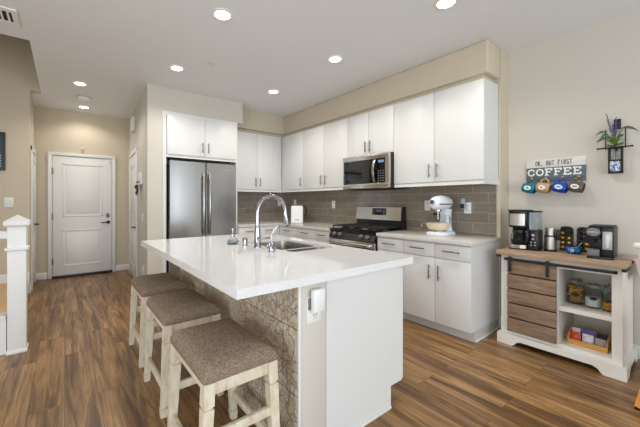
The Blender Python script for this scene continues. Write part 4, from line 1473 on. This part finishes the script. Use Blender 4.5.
# ---------------------------------------------------------------- tray and packets
ty0, ty1, tx0, tx1, tz = .462, .695, 3.27, 3.40, .126
tr = thing('wooden_tray', 'tan wooden tray holding snack packets on the bottom shelf', 'tray', (3.33, .58, tz))
obj('tray_base', B(tx0, tx1, ty0, ty1, tz, tz + .008), 'tan', tr)
obj('front_slat', B(tx0, tx0 + .007, ty0 + .0085, ty1 - .0085, tz + .0085, tz + .04), 'tan', tr)
obj('back_slat', B(tx1 - .007, tx1, ty0 + .0085, ty1 - .0085, tz + .0085, tz + .08), 'tan', tr)
for yy in (ty0, ty1 - .008):
    obj('tray_end', MB().prismY([(tx0, tz + .0085), (tx1, tz + .0085), (tx1, tz + .115), (tx1 - .03, tz + .12), (tx0, tz + .07)], yy, yy + .008), 'tan', tr)


def packet(x, y, wy_, hz, th, m, label, tilt=12, z=None):
    rr_ = []
    for i in range(9):
        v_ = i / 8
        tk = th * (sin(pi * min(max(v_, .03), .97)) ** .5) / 2 + .0008
        rr_.append([Vector((s * tk * (1 - abs(u) ** 3 * .8), u * wy_ / 2, v_ * hz)) for u, s in ((-1, -1), (-.6, -1), (0, -1), (.6, -1), (1, -1), (1, 1), (.6, 1), (0, 1), (-.6, 1), (-1, 1))])
    mb = MB().rings(rr_).xform(Matrix.Translation((x, y, tz + .009 if z is None else z)) @ Matrix.Rotation(radians(tilt), 4, 'Y'))
    return one('snack_packet', mb, m, label, 'packet', 'packets in the wooden tray')


packet(3.302, .655, .066, .082, .032, 'redpack', 'red and orange snack packet at the left front of the wooden tray')
packet(3.302, .58, .066, .085, .030, 'print', 'white printed packet in the front middle of the wooden tray')
packet(3.302, .508, .066, .075, .034, 'greypack', 'grey foil packet at the right front of the wooden tray')
packet(3.352, .59, .085, .105, .026, 'violet', 'blue violet packet behind the white one in the tray')
packet(3.352, .66, .05, .10, .026, 'whitepack', 'pale packet at the back left of the wooden tray')
packet(3.352, .506, .06, .10, .026, 'blackm', 'dark packet at the back right of the wooden tray')


# ================================================================== SIGN AND MUGS
GLY = {
    'C': [[(.9, .74), (.78, .93), (.5, 1), (.2, .88), (.05, .5), (.2, .12), (.5, 0), (.78, .07), (.9, .26)]],
    'O': [[(.5, 1), (.17, .87), (.03, .5), (.17, .13), (.5, 0), (.83, .13), (.97, .5), (.83, .87), (.5, 1)]],
    'F': [[(.2, 0), (.2, 1), (.9, 1), (.9, .8)], [(.2, .52), (.7, .52)], [(.04, 0), (.40, 0)], [(.04, 1), (.3, 1)]],
    'E': [[(.9, .2), (.9, 0), (.2, 0), (.2, 1), (.88, 1), (.88, .8)], [(.2, .52), (.68, .52)], [(.04, 0), (.3, 0)], [(.04, 1), (.3, 1)]],
    'K': [[(.15, 0), (.15, 1)], [(.9, 1), (.17, .45)], [(.38, .6), (.95, 0)]],
    ',': [[(.3, .12), (.3, .0), (.15, -.16)]],
    'B': [[(.15, 0), (.15, 1), (.7, 1), (.85, .85), (.85, .66), (.7, .53), (.15, .53)], [(.7, .53), (.92, .38), (.92, .14), (.72, 0), (.15, 0)]],
    'U': [[(.12, 1), (.12, .25), (.3, .02), (.7, .02), (.88, .25), (.88, 1)]],
    'T': [[(.5, 0), (.5, 1)], [(.04, 1), (.96, 1)]],
    'I': [[(.5, 0), (.5, 1)]],
    'R': [[(.15, 0), (.15, 1), (.7, 1), (.87, .84), (.87, .64), (.7, .5), (.15, .5)], [(.5, .5), (.95, 0)]],
    'S': [[(.88, .8), (.7, 1), (.3, 1), (.12, .8), (.2, .6), (.8, .42), (.9, .2), (.7, 0), (.3, 0), (.1, .2)]],
    ' ': [],
}


def strokes(mb, s, x, yL, zB, adv, wdt, hgt, th):
    """raised stroke lettering on a wall that faces -X; text starts at yL and runs towards -Y"""
    cnt = 0
    for i, ch in enumerate(s):
        y0 = yL - i * adv
        for pl_ in GLY[ch]:
            P = [(y0 - p[0] * wdt, zB + p[1] * hgt) for p in pl_]
            for a, b in zip(P[:-1], P[1:]):
                d = Vector((b[0] - a[0], b[1] - a[1]))
                L = d.length
                if L < 1e-6:
                    continue
                d /= L
                n_ = Vector((-d.y, d.x)) * th / 2
                e = d * th * .35
                q_ = [(a[0] - e.x + n_.x, a[1] - e.y + n_.y), (b[0] + e.x + n_.x, b[1] + e.y + n_.y), (b[0] + e.x - n_.x, b[1] + e.y - n_.y), (a[0] - e.x - n_.x, a[1] - e.y - n_.y)]
                cnt += 1
                mb.prismX(q_, x - .0012 - (cnt % 9) * .00014, x + (cnt % 9) * .00001)
    return mb


SXF = CXW - .018
sg = thing('coffee_sign', 'wooden OK BUT FIRST COFFEE sign on the wall above the coffee bar', 'sign', (CXW, .885, 1.46))
sy0, sy1 = .662, 1.107
obj('top_board', B(SXF, CXW - .0005, sy0, sy1, 1.603, 1.682, bev=.002), 'signtop', sg, 'whitewashed upper board')
obj('main_board', B(SXF, CXW - .0005, sy0, sy1, 1.462, 1.602, bev=.002), 'signdark', sg, 'slate grey lower board')
obj('upper_lettering', strokes(MB(), 'OK, BUT FIRST', SXF - .0002, 1.030, 1.622, .0215, .016, .042, .0045), 'ink', sg, 'dark OK, BUT FIRST lettering')
obj('main_lettering', strokes(MB(), 'COFFEE', SXF - .0002, 1.092, 1.528, .069, .056, .058, .012), 'inkw', sg, 'white COFFEE lettering')
hooks_y = (1.062, .950, .826, .714)
for y in hooks_y:
    obj('hook', MB().tube([(SXF - .001, y, 1.50), (SXF - .03, y, 1.494), (SXF - .048, y, 1.48), (SXF - .052, y, 1.465), (SXF - .062, y, 1.462), (SXF - .068, y, 1.475)], .0042, 8).ball((SXF - .003, y, 1.50), .004, .012, .014, 10).ball((SXF - .068, y, 1.478), .008), 'brass', sg)


def mug(y, m, label, mark):
    x = SXF - .062
    t = thing('coffee_mug', label, 'mug', (x, y, 1.37), group='mugs hanging from the coffee sign')
    # mug hangs by its handle; its body axis is tilted so the oval mark faces the room
    zc_ = 1.404
    Tm = Matrix.Translation((x - .012, y, zc_)) @ Matrix.Rotation(radians(14), 4, 'X') @ Matrix.Rotation(radians(4), 4, 'Y') @ Matrix.Rotation(pi / 2, 4, 'X') @ Matrix.Scale(1.15, 4)
    # local z = mug axis (along the wall), handle towards local +y = up
    prof = [(.030, -.046), (.036, -.042), (.042, -.02), (.043, .01), (.039, .046), (.036, .046), (.040, .01), (.039, -.02), (.03, -.04)]
    obj('body', MB().lathe((0, 0, 0), prof, 26).xform(Tm), m, t)
    hpts = [(0, .038, -.026), (0, .06, -.026), (0, .072, -.008), (0, .072, .008), (0, .058, .024), (0, .036, .026)]
    obj('handle', MB().tube(hpts, .0055, 10).xform(Tm), m, t)
    ov_ = []
    n = 20
    rr_ = [[], []]
    c0 = []
    mbo = MB()
    grid = []
    for k, rad in enumerate((.0435, .0445)):
        ring_ = []
        for i in range(n):
            a = 2 * pi * i / n
            ang_ = .42 * sin(a)
            zz = .025 * cos(a)
            ring_.append(Vector((-rad * cos(ang_), rad * sin(ang_), zz)))
        rr_[k] = ring_
    mbo.rings(rr_)
    obj('oval_label', mbo.xform(Tm), 'inkw', t, 'white oval mark')
    mk = MB()
    for (dz, da, w_) in mark:
        mk.ball((-.0452 * cos(da), .0452 * sin(da), dz), .0012, .0045, w_, 8)
    obj('label_motif', mk.xform(Tm), 'ink', t)
    return t


mug(hooks_y[0], 'teal', 'teal mug with white oval mark, first from the left under the sign', ((0, .05, .006), (.006, -.08, .004)))
mug(hooks_y[1], 'tanmug', 'tan mug with white oval mark, second from the left under the sign', ((0, 0, .006),))
mug(hooks_y[2], 'blue', 'cobalt blue mug with white oval mark, third from the left under the sign', ((-.006, 0, .008), (.008, .05, .008)))
mug(hooks_y[3], 'brownmug', 'brownish grey mug with white oval mark, rightmost under the sign', ((-.006, 0, .009), (.008, .04, .007)))

# ================================================================== WALL VASE
vb = thing('wall_vase', 'black iron wall bracket holding a glass bottle vase of flowers', 'wall vase', (CXW, .46, 1.51))
vx = CXW - .05
fr = MB()
for y in (.435, .508):
    fr.box(vx - .03, vx - .022, y - .005, y + .005, 1.515, 1.722)
    fr.box(vx + .022, vx + .03, y - .005, y + .005, 1.515, 1.722)
for z in (1.515, 1.612, 1.715):
    for xx in (vx - .03, vx + .022):
        fr.box(xx, xx + .008, .430, .513, z, z + .009)
fr.box(vx - .03, vx + .03, .430, .513, 1.508, 1.515)
fr.box(vx + .03, CXW - .0005, .462, .481, 1.70, 1.715)
obj('cage', fr, 'blackm', vb)
obj('cross_rail', MB().cyl((vx - .028, .375, 1.722), (vx - .028, .575, 1.722), .006).ball((vx - .028, .375, 1.722), .008).ball((vx - .028, .575, 1.722), .008), 'blackm', vb)
for y in (.535, .418):
    obj('upright_rod', MB().cyl((vx + .03, y, 1.722), (vx + .03, y, 1.885), .004).cyl((vx + .03, y, 1.722), (vx - .028, y, 1.722), .004).cyl((vx + .03, y, 1.88), (CXW - .0005, y, 1.88), .004), 'blackm', vb)
obj('hanger_plate', B(CXW - .02, CXW - .0005, .445, .487, 1.88, 1.965, bev=.003), 'blackm', vb)
obj('glass_bottle', MB().lathe((vx, .4715, 1.518), [(.02, 0), (.0215, .004), (.0215, .13), (.012, .16), (.012, .20), (.015, .204), (.010, .204), (.010, .16), (.0195, .128), (.0195, .006)], 20), 'glass', vb)
obj('painted_tile', B(vx - .036, vx - .0305, .443, .500, 1.526, 1.608, bev=.001), 'bluewhite', vb, 'blue and white painted tile')
fw = thing('flower_sprigs', 'green leafy sprigs with purple blossom spikes in the wall vase', 'flowers', (vx, .4715, 1.72))
stm = MB()
tips = [(-.02, .05, .24), (-.03, -.005, .20), (-.01, .015, .16), (-.03, -.03, .14), (0, .03, .12)]
for dx, dy, dz in tips:
    stm.tube([(vx, .4715, 1.60), (vx, .4715, 1.725), (vx + dx * .5, .4715 + dy * .4, 1.725 + dz * .5), (vx + dx, .4715 + dy, 1.725 + dz)], .002, 6)
obj('stems', stm, 'stem', fw)
for (dx, dy, dz) in tips[:3]:
    sp_ = MB()
    for i in range(16):
        t_ = i / 15
        z = 1.725 + dz * (.55 + .65 * t_)
        a = i * 2.4
        r = .008 * (1 - t_ * .75)
        sp_.ball((vx + dx * (.5 + .5 * t_) + r * cos(a), .4715 + dy * (.45 + .6 * t_) + r * sin(a), z),   .006 * (1 - .4 * t_), None, .0085 * (1 - .4 * t_), 6)
    obj('blossom_spike', sp_, 'purple', fw)
lf = MB()
for i in range(26):
    a = i * 2.4
    el = random.uniform(.1, 1.1)
    d = Vector((-abs(cos(a)) * .6 - .1, sin(a), el))
    lf.leaf((vx - .005, .4715 + .01 * sin(a), 1.725 + random.uniform(0, .05)), d, (0, 0, 1) if abs(d.normalized().z) < .9 else (1, 0, 0), random.uniform(.05, .08), .022, .25)
obj('small_leaves', lf, 'leaf2', fw, 'fresh green leaf cluster')
for (y1, z1, L, cv, dy, dz) in ((.535, 1.86, .075, 1.0, 1, .55), (.50, 1.815, .085, .45, 1, .05), (.43, 1.875, .10, .75, -1, .30), (.46, 1.80, .06, .4, -.6, .7), (.505, 1.80, .06, .5, .8, .8), (.52, 1.845, .06, 1.6, .8, .1)):
    bl = MB()
    bl.tube([(vx - .01, .4715, 1.73), (vx - .015, (.4715 + y1) / 2, (1.73 + z1) / 2 + .01), (vx - .02, y1, z1)], .0022, 6)
    bl.leaf((vx - .02, y1, z1), (-.2, dy, dz), (-1, 0, .2), L, .026, cv)
    obj('long_leaf', bl, 'leaf', fw)

# ================================================================== CHAIR AT THE RIGHT EDGE
ch = thing('dining_chair', 'honey wood chair with pale upholstered back cut off by the right edge', 'chair', (2.98, .02, 0))
for (x, y, dx, dy) in ((2.825, .25, .05, -.07), (3.17, .215, -.02, -.04), (2.825, -.21, .05, .07), (3.17, -.18, -.02, .03)):
    obj('leg', MB().bar((x, y, .012), (x + dx, y + dy, .40), .075, .06, .06, .05), 'honey', ch)
    obj('foot_pad', B(x - .03, x + .03, y - .028, y + .028, 0, .012), 'black', ch)
obj('seat_frame', B(2.83, 3.20, -.19, .205, .40, .445, bev=.006), 'honey', ch)
obj('seat', B(2.84, 3.21, -.19, .205, .446, .50, bev=.02, seg=3), 'lightgreen', ch)
obj('backrest', MB().rings([[Vector((2.83 + dx, y, z)) for dx, y in ((-.02, -.16 - e), (.02, -.16 - e), (.02, .19 + e), (-.02, .19 + e))] for z, e in ((.50, -.0), (.7, .02), (.9, .06), (.984, .085))]), 'lightgreen', ch)
obj('back_rim', B(2.80, 2.86, -.245, .285, .985, 1.02, bev=.012, seg=3), 'white', ch, 'white top rim of the back')
